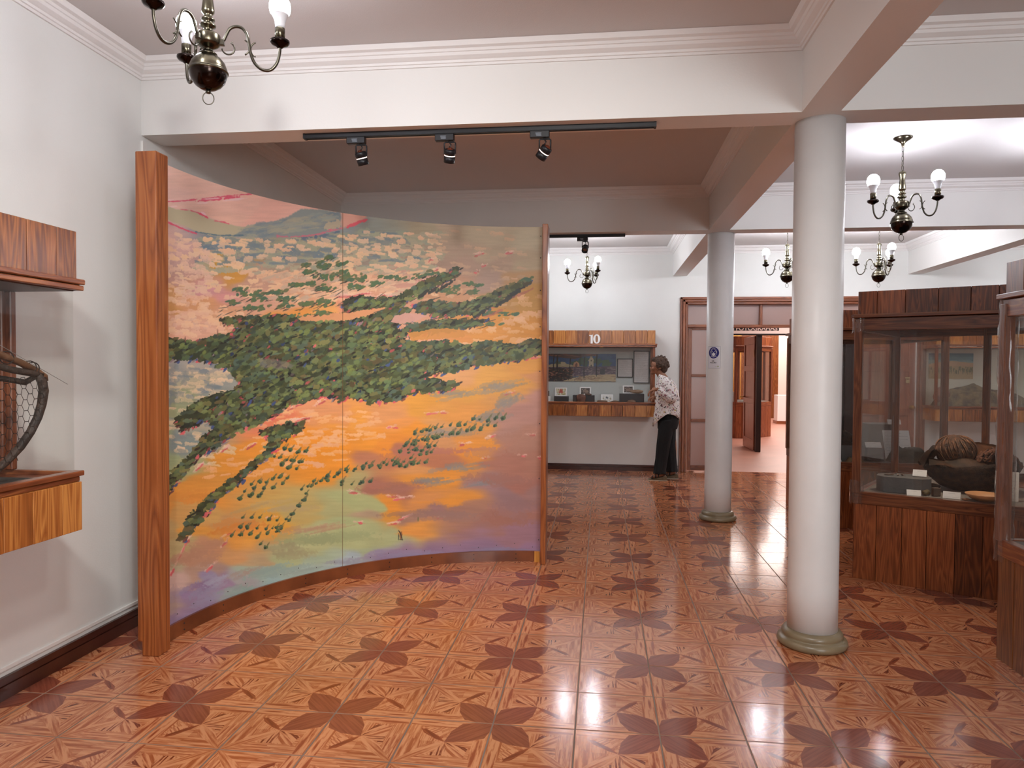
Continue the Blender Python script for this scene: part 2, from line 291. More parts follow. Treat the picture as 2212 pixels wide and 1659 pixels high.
def paint_mural():
    c=Canvas(332,318,856,1095,1.35,seed=7); R=c.r
    pts=[t.split(',') for t in BASE.split()]
    PX=np.array([[float(a),float(b)] for a,b,_ in pts],np.float32); PC=np.array([np.clip(hexc(h)*(1+min(1,max(0,(float(b)-1060)/150))*np.array([0,.03,.05])),0,1)**(1-.10*min(1,max(0,(float(b)-1040)/150))-.24*min(1,max(0,(600-float(b))/150))) for a,b,h in pts])  # colours lifted near top and bottom, bluer below, to offset weak light there
    q=4; ys=np.arange(0,c.H,q); xs=np.arange(0,c.W,q)
    wy=c.noise(34,90)[::q,::q]; wx=c.noise(34,60)[::q,::q]; w3=c.noise(9,26)[::q,::q]
    X=(xs/c.sc+c.x0)[None,:]+wx*46+w3*20; Y=(ys/c.sc+c.y0)[:,None]+wy*34+w3*9-wx*8
    num=np.zeros(X.shape+(3,),np.float32); den=np.zeros(X.shape,np.float32)
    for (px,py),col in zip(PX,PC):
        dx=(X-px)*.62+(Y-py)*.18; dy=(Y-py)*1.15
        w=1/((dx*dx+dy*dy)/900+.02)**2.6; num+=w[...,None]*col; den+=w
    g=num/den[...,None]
    # smooth enlargement
    yi=np.clip(np.arange(c.H)/q,0,len(ys)-1.001); xi=np.clip(np.arange(c.W)/q,0,len(xs)-1.001)
    y0=yi.astype(int); x0=xi.astype(int); fy=(yi-y0)[:,None,None]; fx=(xi-x0)[None,:,None]
    c.a[:]=g[y0][:,x0]*(1-fy)*(1-fx)+g[y0+1][:,x0]*fy*(1-fx)+g[y0][:,x0+1]*(1-fy)*fx+g[y0+1][:,x0+1]*fy*fx
    c.a*=(1+c.noise(3,26)*.05+c.noise(12,40)*.05+c.n0*.03)[...,None]
    # hills at the top
    c.poly([(338,437),(352,440),(380,452),(415,455),(430,462),(450,472),(480,480),(510,488),(545,492),(530,510),(470,512),(430,503),(395,487),(360,474),(338,468)],'b0a78c',1,1.2,2)
    c.poly([(500,512),(530,494),(560,482),(590,480),(625,466),(650,452),(690,452),(739,462),(738,480),(720,494),(680,508),(640,512),(560,514)],'828b88',1,2.0,2)
    for k in range(150):
        x=R.uniform(530,735); y=np.interp(x,[530,620,690,735],[500,486,474,476])+R.uniform(-12,16)
        c.dab(x,y,R.uniform(10,26),R.uniform(2,5),.16,['8f9690','76838a','9a9a88','6c7d88','a39c88'][R.randint(5)],.5,.4)
    c.dab(722,486,20,9,.35,'b5a58c',.8,.4)
    c.line([(342,436),(390,434),(430,430),(470,426),(515,421),(545,419)],1.6,'c8566a',.9,.7)
    c.line([(425,433),(460,431),(480,429),(515,424)],2.4,'cb4f68',.9,.7)
    for x,y,l in [(365,432,14),(455,429,18),(440,438,16),(515,429,18),(372,446,12),(500,432,20)]: c.dab(x,y,l,1.5,.06,'e6c4c4',.8,.6)
    c.line([(390,452),(410,454),(430,460)],1.2,'bb5666',.8,.6); c.line([(430,460),(440,466),(449,470)],2.2,'cc4e66',.9,.6)
    c.line([(465,477),(485,480),(498,485)],1.6,'cc5a6c',.7,.8); c.dab(440,461,7,2.4,-.5,'e2bcc4',.9)
    c.line([(340,472),(352,476),(372,484),(390,492),(412,501),(425,504)],1.8,'c8526a',.9,.6)
    c.line([(424,501),(450,505),(475,509),(500,508),(530,508)],1.6,'4f6878',.8,.6)
    c.line([(600,510),(625,513),(650,511),(685,507),(712,498),(739,494)],2.2,'c8687a',.7,.8)
    c.line([(640,516),(680,513),(715,506),(735,500)],3,'56687c',.8,.8)
    c.poly([(739,452),(800,458),(792,470),(775,480),(739,494)],'cf9c8c',1,2,3)
    for x,y,l in [(760,486,14),(776,479,10),(788,476,7)]: c.dab(x,y,l,3.2,.32,'d05664',.9,.5)
    # peach and sage dabs over the plain
    def region_y(x):
        return np.interp(x,[340,420,500,600,700,740,800,900,960],[492,508,512,514,508,500,478,487,492])
    def strokes(n,xr,yr,cols,Lr,wr,al=(.6,1),dry=.5,ang=-.06,sq=5.5,top=True,mask=None):
        for _ in range(n):
            x=R.uniform(*xr); y=R.uniform(*yr)
            if top and y<region_y(x)+4: continue
            if mask is not None and not mask(x,y): continue
            c.dab(x,y,R.uniform(*Lr),R.uniform(*wr),ang+R.uniform(-.1,.1),cols[R.randint(len(cols))],R.uniform(*al),.22,dry,sq)
    sage=['a09c84','a7a088','989a84','8e9484','aaa08a']; blue=['6f7c82','6a7a84','77807f']
    peach=['dcb48e','d9b596','e0b890','d6ab8a','cfae90']
    strokes(330,(430,950),(500,590),sage,(8,20),(3,7),(.6,.95),.3)
    strokes(110,(430,900),(500,570),blue,(8,20),(2,5),(.6,.95),.2)
    strokes(290,(344,950),(500,640),[hexc(q)**.9 for q in peach],(6,13),(2,6),(.8,1),.35,-.1)
    strokes(85,(344,450),(515,720),['dab4a0','d6b29c','deb8a0'],(5,11),(3.5,7),(.55,.9),.8)
    strokes(80,(344,520),(640,725),['e2bc9c','e6bc98','dcb098'],(6,14),(2.5,6),(.6,.95),.5)
    strokes(60,(900,1130),(490,660),['d2ac8c','c8a588','b89c84'],(7,16),(2,4.5),(.4,.8),.7)
    strokes(45,(1000,1176),(640,750),['dcae84','d8a880','e0b48c'],(8,16),(3,7),(.6,.95),.6)
    strokes(150,(560,900),(585,650),['dcb090','e2b892','c8a48c','b8a490'],(6,20),(2,4),(.6,.9),.5,.25)
    strokes(110,(344,500),(790,1010),['d4bc9c','ccb898','dcc0a0'],(6,17),(2.5,6),(.6,.9),.6)
    strokes(60,(344,470),(790,1000),blue,(6,15),(2.5,6),(.4,.8),.5)
    strokes(90,(560,740),(880,1010),['e0a878','dfae80','d8a27c'],(7,18),(2,5),(.55,.95),.5,.05)
    strokes(22,(740,830),(890,960),['e4b080','dba77c'],(7,18),(2,5),(.5,.9),.5,.05)
    strokes(26,(440,620),(990,1030),['e0a878','d8a278'],(7,16),(2,4),(.5,.9),.5,.1)
    # red and white flicks
    flick=[(1035,549,14,.3),(1100,546,16,.25),(930,562,9,.3),(942,583,9,.3),(1045,574,9,.2),(1030,587,8,.2),(740,640,50,.05),(770,637,36,.1),(820,640,24,.1),
      (1020,790,60,.12),(1075,776,40,.15),(1120,772,30,.1),(1160,772,22,0),(905,812,20,.4),(880,830,24,.4),(700,866,26,.5),(640,878,22,.4),(655,905,26,.2),(540,965,24,.5),(600,930,22,.3),(480,975,16,.6),(430,1010,14,.7),
      (850,923,18,.05),(770,1065,20,-.1),(850,1073,14,-.1),(868,1077,22,.1),(585,1120,14,.1),(500,1150,22,.5),(485,1175,16,.8),(455,1225,18,.7),(870,1120,18,.3),(950,1118,12,.2),(780,1130,16,-.1),(850,1132,16,.1),
      (1005,960,16,.1),(1150,940,14,.05),(1130,985,12,0),(1170,990,10,0),(1048,990,10,.2),(1060,945,14,.5),(940,893,30,.1),(370,1240,26,1.0),(390,1200,24,1.1),(405,1170,16,1.0),(850,640,20,.1),(905,610,14,.4),(1100,850,16,.3)]
    for x,y,l,a in flick:
        for q in range(5):
            t=R.uniform(-1,1); c.dab(x+t*l*.9*math.cos(a),y-t*l*.9*math.sin(a)-2+R.normal()*1.2,l*R.uniform(.2,.5),R.uniform(1.2,3.2),a+R.uniform(-.15,.15),['dcb4a4','e2c0b0','d2a498'][R.randint(3)],.6,.9,1.0)
        for q in range(3):
            t=R.uniform(-.7,.7); c.dab(x+t*l*.8*math.cos(a),y-t*l*.8*math.sin(a)+1+R.normal()*.8,l*R.uniform(.18,.42),R.uniform(1,2.4),a+R.uniform(-.12,.12),['c4585e','b85058','cc6a6c','a85450'][R.randint(4)],.8,.8,.6)
    # long blended sweeps of the lower field
    sweeps=[('8a8478',(985,852,60,9,.12)),('88837a',(1080,835,70,9,.22)),('85807a',(1095,868,46,13,.5)),('85807a',(1050,905,50,14,.35)),('868078',(975,935,60,10,.1)),('a0685a',(905,975,110,11,.06)),
      ('7c7c7e',(985,1008,50,9,.15)),('7b7b7d',(930,1040,58,8,.12)),('97695a',(850,1055,75,12,.05)),('7e7a7c',(1060,1040,70,9,.15)),('a07666',(1110,960,70,22,.1)),('8f645a',(1110,1035,80,18,.05)),('8f7068',(960,1110,100,12,.02)),('916458',(1110,1125,80,20,-.05)),
      ('c9803e',(520,1140,70,16,.25)),('a67f68',(430,1200,60,22,.3)),('837090',(430,1265,40,14,.5)),('a5946e',(600,1095,80,10,.2)),('a88a70',(680,1145,80,8,.2)),('93a29a',(620,1235,60,9,.25)),('9c8f84',(530,1240,40,10,.3)),('cb8540',(420,1070,50,20,.2)),('d38b38',(960,1085,40,8,.08))]
    sweeps+=[('8d8ba4',(430,1290,60,16,.5)),('867897',(380,1350,40,16,.6)),('8da49d',(600,1235,90,12,.25)),('89a19a',(520,1275,50,12,.35)),('939d75',(700,1160,120,18,.1)),('979372',(640,1190,60,14,.1)),('897f9a',(900,1200,120,9,.03)),('837893',(1080,1190,90,8,0)),('9397a1',(760,1215,60,7,.1)),('8d6b6b',(1120,1100,60,20,0)),('9798ab',(470,1255,40,10,.4)),('9a898d',(360,1290,30,20,.6))]
    for col,(x,y,L,w,a) in sweeps:
        for k in range(9):
            c.dab(x+R.normal()*L*.35,y+R.normal()*w*.45,L*R.uniform(.3,.7),w*R.uniform(.25,.6),a+R.uniform(-.08,.08),hexc(col)*R.uniform(.94,1.06),.42,.5,.3)
    # grove: polygons of dense foliage
    c.a[:]=np.clip(c.a,0,1)**.92; g_=c.a.mean(2,keepdims=True); c.a[:]=g_+(c.a-g_)*1.12
    GR=[[(342,732),(362,724),(380,734),(420,738),(450,728),(485,722),(500,716),(540,722),(560,770),(520,792),(470,786),(430,776),(380,780),(342,776)],
     [(474,690),(520,682),(560,684),(600,678),(640,686),(690,676),(740,682),(800,672),(840,660),(880,668),(892,690),(862,706),(872,730),(900,742),(950,736),(1000,744),(1060,738),(1120,742),(1150,732),(1178,736),(1178,764),(1120,776),(1060,784),(1010,794),(960,806),(920,812),(960,824),(992,830),(965,842),(920,846),(890,850),(850,866),(800,868),(760,856),(740,866),(700,852),(660,864),(620,876),(590,900),(560,914),(520,925),(490,950),(455,975),(430,985),(400,1020),(375,1052),(352,1084),(343,1080),(352,1056),(380,1010),(420,975),(440,940),(470,925),(440,900),(470,870),(505,850),(520,830),(500,800),(470,790),(490,770),(520,745),(500,716),(530,704),(490,700)],
     [(740,652),(770,640),(810,648),(860,640),(890,622),(915,606),(940,600),(975,582),(996,580),(985,598),(950,612),(925,628),(895,640),(870,660),(840,690),(790,700),(744,694)],
     [(890,660),(930,650),(980,656),(1020,650),(1050,640),(1085,622),(1120,612),(1148,606),(1128,624),(1095,640),(1060,664),(1030,684),(1000,676),(960,684),(920,676)],
     [(850,725),(880,706),(930,694),(970,688),(1010,694),(1060,690),(1010,706),(960,716),(900,722)],
     [(655,912),(648,932),(610,950),(592,976),(552,1008),(520,1040),(480,1070),(450,1106),(420,1140),(398,1166),(388,1160),(404,1120),(440,1080),(480,1050),(530,1010),(560,985),(585,952),(560,930),(620,915)],
     [(378,905),(420,870),(470,850),(520,840),(560,860),(520,880),(470,895),(430,915),(392,935)]]
    for P in GR:
        r=c.poly(P,'2f3a2a',.95,5,1)
        P2=[(x+2,y+7) for x,y in P]
    def grove(n,P,cols,Lr,wr,ang=.36,al=(.85,1)):
        cols=[hexc(q)*.82 for q in cols]
        P=np.array(P,float); lo=P.min(0); hi=P.max(0); k=0; t=0
        xs_=R.uniform(lo[0],hi[0],n*6); ys_=R.uniform(lo[1],hi[1],n*6); m=inside(P,xs_[None],ys_[None])[0]
        for x,y in list(zip(xs_[m],ys_[m]))[:n]:
            c.dab(x,y,R.uniform(*Lr),R.uniform(*wr),ang+R.uniform(-.2,.2),cols[R.randint(len(cols))]*R.uniform(.68,1.22),R.uniform(*al),.45,.25)
    green=['66764c','6f7e4e','607650','78824e','66785a','5c7262','64785c','84804e','80724c','7c8654','6c7a54','727e50','5a6e5c','8a8a56','6c7a52']
    darks=['2b302a','33362c','3a3230','2c3a34']
    for P,n in zip(GR,(150,2300,170,170,70,150,60)):
        a=np.array(P,float)
        # lower edge: blue, coral and near-black strokes that hang out under the leaves
        for i in range(len(P)):
            xa,ya=P[i]; xb,yb=P[(i+1)%len(P)]
            if xb<xa:   # lower boundary in these listings runs right to left
                L=math.hypot(xb-xa,yb-ya)
                for _ in range(int(L/5)):
                    t=R.rand(); x=xa+(xb-xa)*t; y=ya+(yb-ya)*t
                    col=['3c4f80','44588c','d05a62','d4646a','2c2c2c','3a2e30','7a4c44','8c7c80'][R.randint(8)]
                    c.dab(x+R.uniform(-3,3),y+R.uniform(-2,4),R.uniform(3,8),R.uniform(1.5,3.5),R.uniform(.4,1.1),col,.9,.5)
        grove(n//6,P,darks,(5,14),(2,4))
        grove(n//16,P,['d4646a','e07070','c95c5c'],(3,7),(1.8,3.6),.6)
        grove(n//14,P,['3c4f80','46598a','8a7f88','857a78'],(4,8),(2,4),.8)
        grove(int(n*.62),P,green,(5,13),(3.2,6.6))
        grove(n//12,P,darks,(4,11),(1.2,3),.5)
        grove(n//45,P,['d4646a','e07070'],(3,6),(1.6,3),.6)
        grove(n//60,P,['3c4f80','46598a'],(3,6),(2,3.4),.8)
        grove(n//8,P,green,(5,12),(3.2,6))
    c.poly([(640,684),(700,676),(760,675),(835,664),(800,680),(745,692),(690,694),(650,692)],'d7986c',.95,3,1)
    c.poly([(852,682),(880,675),(925,681),(900,694),(868,700),(846,697)],'c99a8e',.95,2,1)
    c.poly([(880,718),(960,708),(1010,716),(1000,728),(940,732),(890,736)],'c98c48',.9,3,1)
    c.poly([(560,772),(600,776),(640,792),(600,800),(560,790)],'857a7c',.5,4,2)
    # pale highlights in clusters
    for x,y,s_ in [(370,760,30),(400,752,24),(470,760,26),(800,706,30),(840,720,26),(760,720,24),(720,770,26),(820,745,26),(770,800,30),(860,795,30),(900,780,24),(700,830,30),(640,850,36),(600,870,30),(560,880,28),(520,910,26),(540,930,24),(780,850,30),(820,830,26),(860,830,26),(830,700,22),(700,700,20),(580,800,26),(620,740,30),(660,720,24),(900,640,16),(1020,665,16),(600,935,22),(560,990,18),(500,1050,14),(780,650,20),(820,655,16),(1000,770,20),(1080,752,18),(450,890,22),(490,870,22)]:
        for k in range(int(s_*.26)):
            c.dab(x+R.normal()*s_*.6,y+R.normal()*s_*.28,R.uniform(4,8),R.uniform(2,4),.45+R.uniform(-.2,.2),['76854e','7c8a58','6c7f4c','6c8458','788648'][R.randint(5)],.9,.5,.5)
    GREENDIM=1
    # scattered small bushes
    def bush(x,y,w,h,n,ang=.3,cols=('54704e','4c6a54','5f7048','6b7050')):
        for k in range(max(1,n//3)): c.dab(x+R.normal()*w*.5,y+h*.6+R.normal()*h*.2,R.uniform(3,7),1.1,.5,'2e342e',.8,.5)
        for k in range(n): c.dab(x+R.normal()*w*.45,y+R.normal()*h*.4,R.uniform(3,7),R.uniform(1.8,3.8),ang+R.uniform(-.3,.3),cols[R.randint(len(cols))],.95,.4)
    for b in [(712,556,10,5,10),(690,566,8,4,6),(660,572,12,4,10),(702,575,16,8,16),(735,570,18,5,10),(670,588,20,6,16),(700,598,22,7,16),(730,590,16,6,10),(640,615,22,6,16),(672,612,16,5,10),(520,625,20,5,14),(560,632,24,6,18),(600,630,22,6,14),(525,635,14,5,8),
      (555,645,26,7,20),(500,655,14,6,10),(620,645,20,7,20),(610,662,18,7,18),(542,665,16,6,12),(565,666,10,5,8),(700,622,20,8,18),(660,655,20,7,12),(700,652,24,8,20),(750,600,16,10,18),(780,602,16,12,16),(770,620,20,8,14),(812,612,16,8,14),(840,598,24,4,12),(870,602,16,4,8),(900,597,16,5,10),
      (940,592,20,6,14),(985,590,12,5,8),(960,625,24,5,14),(985,620,12,4,8),(1015,612,18,4,10),(1030,616,10,4,6),(1020,630,14,6,10),(980,632,16,4,8),(1140,603,12,4,8),(1055,675,22,4,12),(1090,678,14,5,8),(1110,678,10,4,6),(640,682,14,5,8),(690,676,20,6,12),(1020,700,26,5,14),(1060,700,18,4,8)]: bush(*b)
    for k in range(70):
        x=R.uniform(470,1080); y=np.interp(x,[470,700,1080],[665,640,690])+R.uniform(-25,25)
        c.dab(x,y,R.uniform(6,14),.8,R.uniform(.1,.7),'3a3c38',.75,.5)
    # long blue-black shadow points
    for x,y,l,a in [(1095,640,30,.55),(1040,668,26,.6),(960,612,22,.6),(915,628,14,.6),(935,620,12,.6),(1110,626,18,.5)]: c.dab(x,y+7,l,4,a,'2c3030',.9,.5); 
    for x,y,l,a in [(1128,626,26,.4),(1070,668,22,.4)]: c.dab(x,y+8,l,3,a,'a86058',.6,.6)
    # rows of little trees in the lower right and lower left
    def tree(x,y,s_=1.0,dk=True):
        c.dab(x+3*s_,y-4*s_,7*s_,1.6*s_,.95,['6a6a48','7a6c50'][R.randint(2)],.9,.5,.6)
        c.dab(x,y,4.6*s_,3.4*s_,.4+R.uniform(-.3,.3),['4e6444','566a48','48604a'][R.randint(3)],1,.4)
        c.dab(x-1.4*s_,y+1.6*s_,2.0*s_,1.6*s_,.3,'2c3630',.95,.4)
    rows=[[(895,932),(1085,900),13],[(880,955),(1070,920),13],[(878,960),(950,942),6],[(866,980),(940,960),6],[(858,1000),(935,975),6],[(850,1003),(918,1000),6],[(785,1010),(850,996),5],
          [(745,1020),(820,1008),5],[(740,1045),(800,1040),4],[(706,1030),(790,1000),5],[(650,1055),(735,1020),7],[(545,1045),(620,1030),6],[(530,1060),(610,1048),5],[(520,1075),(560,1070),3],
          [(600,965),(660,975),5],[(590,985),(650,998),5],[(610,1005),(640,1012),3],[(655,1080),(672,1050),3],[(625,1125),(655,1080),4],[(525,1115),(620,1125),6],[(515,1140),(610,1140),6],[(500,1160),(600,1150),6],[(560,1180),(575,1182),2]]
    for (x0,y0),(x1,y1),n in rows:
        for k in range(n):
            t=k/(n-1)
            for _ in range(R.randint(1,3)): tree(x0+(x1-x0)*t+R.normal()*2.0,y0+(y1-y0)*t+R.normal()*2.4,R.uniform(.7,1.25))
    # little crop of the corner bell tower sketch, pencil marks, board edges
    c.dab(866,1158,2.6,8,-.1,'8a5c3c',.9,.3); c.line([(861,1146),(864,1151),(867,1158),(869,1166)],.9,'2f2a26',.9,.2); c.line([(861,1166),(869,1166)],.7,'2f2a26',.9); c.line([(861,1166),(861,1154)],.7,'2f2a26',.9)
    c.line([(903,1118),(903,1126)],1,'4c6038',.9,.2)
    for x,y in [(400,740),(350,725),(470,724)]: c.dab(x,y-6,1.5,7,0,'8a5a50',.7,.4)
    return c
# ---------------------------------------------------------------- materials of the place
M_wall=flat('white_wall_paint','e6e7e4',.42,var=.03,vs=3,bump=.06,bs=120,spec=.35)
M_ceil=flat('ceiling_paint','d2cecc',.7,bump=.12,bs=220)
M_beam=flat('beam_paint','e8e7e4',.4,bump=.05,bs=90,spec=.4)
M_corn=flat('cornice_plaster','eae8e6',.5,bump=.15,bs=30)
W_pine=wood('varnished_pine_plank','6a3818','9c5c2a','c68644','Z',.26,per=.75,coat=.5)
W_pineX=wood('varnished_pine_rail','5a2c16','84482a','a8683a','X',.3,per=.35,coat=.4)
W_pineY=wood('varnished_pine_rail_deep','5a2c16','84482a','a8683a','Y',.3,per=.35,coat=.4)
W_dark=wood('dark_stained_plank','502813','804524','a45f36','Z',.32,per=.6,coat=.3)
W_darkX=wood('dark_stained_rail','42200f','68391f','885432','X',.34,per=.3)
W_post=wood('reddish_post_wood','6e3618','94532a','ae6c3c','Z',.34,scale=.6,per=.2,coat=.3)
W_base=flat('dark_red_skirting','4a2318',.35,var=.3,vs=9,coat=.2)
W_door=wood('door_frame_wood','5c2e1a','80462a','9a5e3c','Z',.35,per=.3)
W_doorX=wood('door_frame_wood_cross','5c2e1a','80462a','9a5e3c','X',.35,per=.3)
W_leaf=wood('panelled_leaf_wood','6a3624','8c5038','a4654a','Z',.3,scale=.7,per=.25)
W_yel=wood('yellow_pine_strip','b07430','cf9448','e0ac62','Z',.35,per=.4)
M_black=flat('matt_black_metal','17181c',.4,spec=.4)
M_darkframe=flat('near_black_door_frame','22110e',.35)
G_pane=glass('display_glass',(.97,.975,.97),1.0,.010)
G_clear=glass('clear_glass',(.985,.99,.985),1.0,.006)
# frosted door panes: light passes through and scatters
m,t,N,L,b=nmat('frosted_pane'); N.remove(b); d=N.new('ShaderNodeBsdfDiffuse'); d.inputs[0].default_value=lin('c4aca4'); tl=N.new('ShaderNodeBsdfTranslucent'); tl.inputs[0].default_value=lin('d8c0b8')
gl=N.new('ShaderNodeBsdfGlossy'); gl.inputs['Roughness'].default_value=.25; mx=N.new('ShaderNodeMixShader'); mx.inputs[0].default_value=.55; m2=N.new('ShaderNodeMixShader'); m2.inputs[0].default_value=.06
tc=N.new('ShaderNodeTexCoord'); nz=N.new('ShaderNodeTexNoise'); nz.inputs['Scale'].default_value=45; L.new(tc.outputs['Object'],nz.inputs[0]); bp=N.new('ShaderNodeBump'); bp.inputs['Strength'].default_value=.6; L.new(nz.outputs['Fac'],bp.inputs['Height'])
L.new(bp.outputs[0],d.inputs['Normal']); L.new(bp.outputs[0],gl.inputs['Normal'])
L.new(d.outputs[0],mx.inputs[1]); L.new(tl.outputs[0],mx.inputs[2]); L.new(mx.outputs[0],m2.inputs[1]); L.new(gl.outputs[0],m2.inputs[2]); L.new(m2.outputs[0],N['Material Output'].inputs[0]); M_frost=m
# ---------------------------------------------------------------- shell
XL,XR,YF,YB,HC=-2.56,7.4,-2.6,10.26,3.13
BH=2.73
struct(B(XL-.15,XL,YF,YB+.15,-.1,HC+.1,'wall_left',M_wall))
struct(B(XR,XR+.15,YF,YB+.15,-.1,HC+.1,'wall_right',M_wall))
wf=MB(); wf.box(XL-.15,1.75,YF-.15,YF,-.1,HC+.1).box(3.65,XR+.15,YF-.15,YF,-.1,HC+.1)
for a,b_ in ((1.75,3.65),): wf.box(a,b_,YF-.15,YF,-.1,.9).box(a,b_,YF-.15,YF,2.4,HC+.1)
struct(wf.build('wall_front',M_wall))
for i,(a,b_) in enumerate(((1.75,3.65),)):
    wn=MB(); wn.box(a,a+.06,YF-.1,YF-.04,.9,2.4).box(b_-.06,b_,YF-.1,YF-.04,.9,2.4).box(a,b_,YF-.1,YF-.04,.9,.96).box(a,b_,YF-.1,YF-.04,2.34,2.4).box((a+b_)/2-.025,(a+b_)/2+.025,YF-.1,YF-.04,.96,2.34)
    w_=struct(wn.build('window_%d'%(i+1),W_doorX)); B(a+.06,b_-.06,YF-.075,YF-.07,.96,2.34,'pane',G_clear,w_)  # frame and pane of the added window, out of view, for fill light
DX0,DX1,DZ=1.19,4.20,2.345
wb=MB(); wb.box(XL-.15,DX0,YB,YB+.15,-.1,HC+.1); wb.box(DX1,XR+.15,YB,YB+.15,-.1,HC+.1); wb.box(DX0,DX1,YB,YB+.15,DZ,HC+.1)
wall_back=struct(wb.build('wall_back',M_wall))
ceil=struct(B(XL-.15,XR+.15,YF-.15,YB+.15,HC,HC+.1,'ceiling',M_ceil))
# beams hang under the ceiling: two across, two lengthwise
BX=[(3.77,3.965),(6.877,7.07)]; BY=[(.982,1.168),(4.07,4.26)]
for y0,y1 in BX:
    edges=[XL]+[e for p in BY for e in p]+[XR]
    for i in range(0,len(edges),2): B(edges[i],edges[i+1],y0,y1,BH,HC,'beam',M_beam,ceil)
for x0,x1 in BY: B(x0,x1,YF,YB,BH,HC,'beam',M_beam,ceil)
CP=[(0,3.032),(.010,3.032),(.013,3.044),(.020,3.046),(.022,3.058),(.030,3.062),(.046,3.072),(.052,3.086),(.058,3.088),(.064,3.100),(.082,3.106),(.088,3.118),(.094,3.129),(0,3.129)]
xs=[XL]+[e for p in BY for e in p]+[XR]; ys=[YF]+[e for p in BX for e in p]+[YB]
for i in range(0,6,2):
    for j in range(0,6,2):
        x0,x1,y0,y1=xs[i],xs[i+1],ys[j],ys[j+1]; mb=MB()
        R=[[(x0+d,y0+d,z),(x1-d,y0+d,z),(x1-d,y1-d,z),(x0+d,y1-d,z)] for d,z in CP]
        V=[[mb.b.verts.new(p) for p in r] for r in R]
        for a,c in zip(V,V[1:]+V[:1]):
            for k in range(4): mb.b.faces.new((a[k],a[(k+1)%4],c[(k+1)%4],c[k]))
        mb.build('cornice',M_corn,ceil)
# skirting boards: two steps
def skirting(name,x0,x1,y0,y1,nx,ny,h=.095):
    mb=MB(); 
    if nx: mb.box(x0,x0+nx*.022,y0,y1,0,h*.62).box(x0,x0+nx*.016,y0,y1,h*.62+.003,h)
    else: mb.box(x0,x1,y0,y0+ny*.022,0,h*.62).box(x0,x1,y0,y0+ny*.016,h*.62+.003,h)
    return struct(mb.build(name,W_base))
skirting('baseboard_left',XL,0,YF,YB,1,0); skirting('baseboard_back',XL+.022,1.085,YB,0,0,-1,.085); skirting('baseboard_back',4.32,XR,YB,0,0,-1,.085)
# thin plaster lip above the left skirting and the slim board edge beside the painted panel
lip=MB(); lip.box(XL,XL+.008,YF,3.77,.12,.135); lip.box(XL,XL+.012,3.765,3.80,.135,BH-.03); lip; struct(lip.build('trim_1',M_beam))
st_=MB(); st_.box(XL,1.084,YB-.006,YB,.085,2.738).box(4.306,XR,YB-.006,YB,.085,2.738).box(1.084,4.306,YB-.006,YB,2.436,2.738); struct(st_.build('trim_3',M_wall))
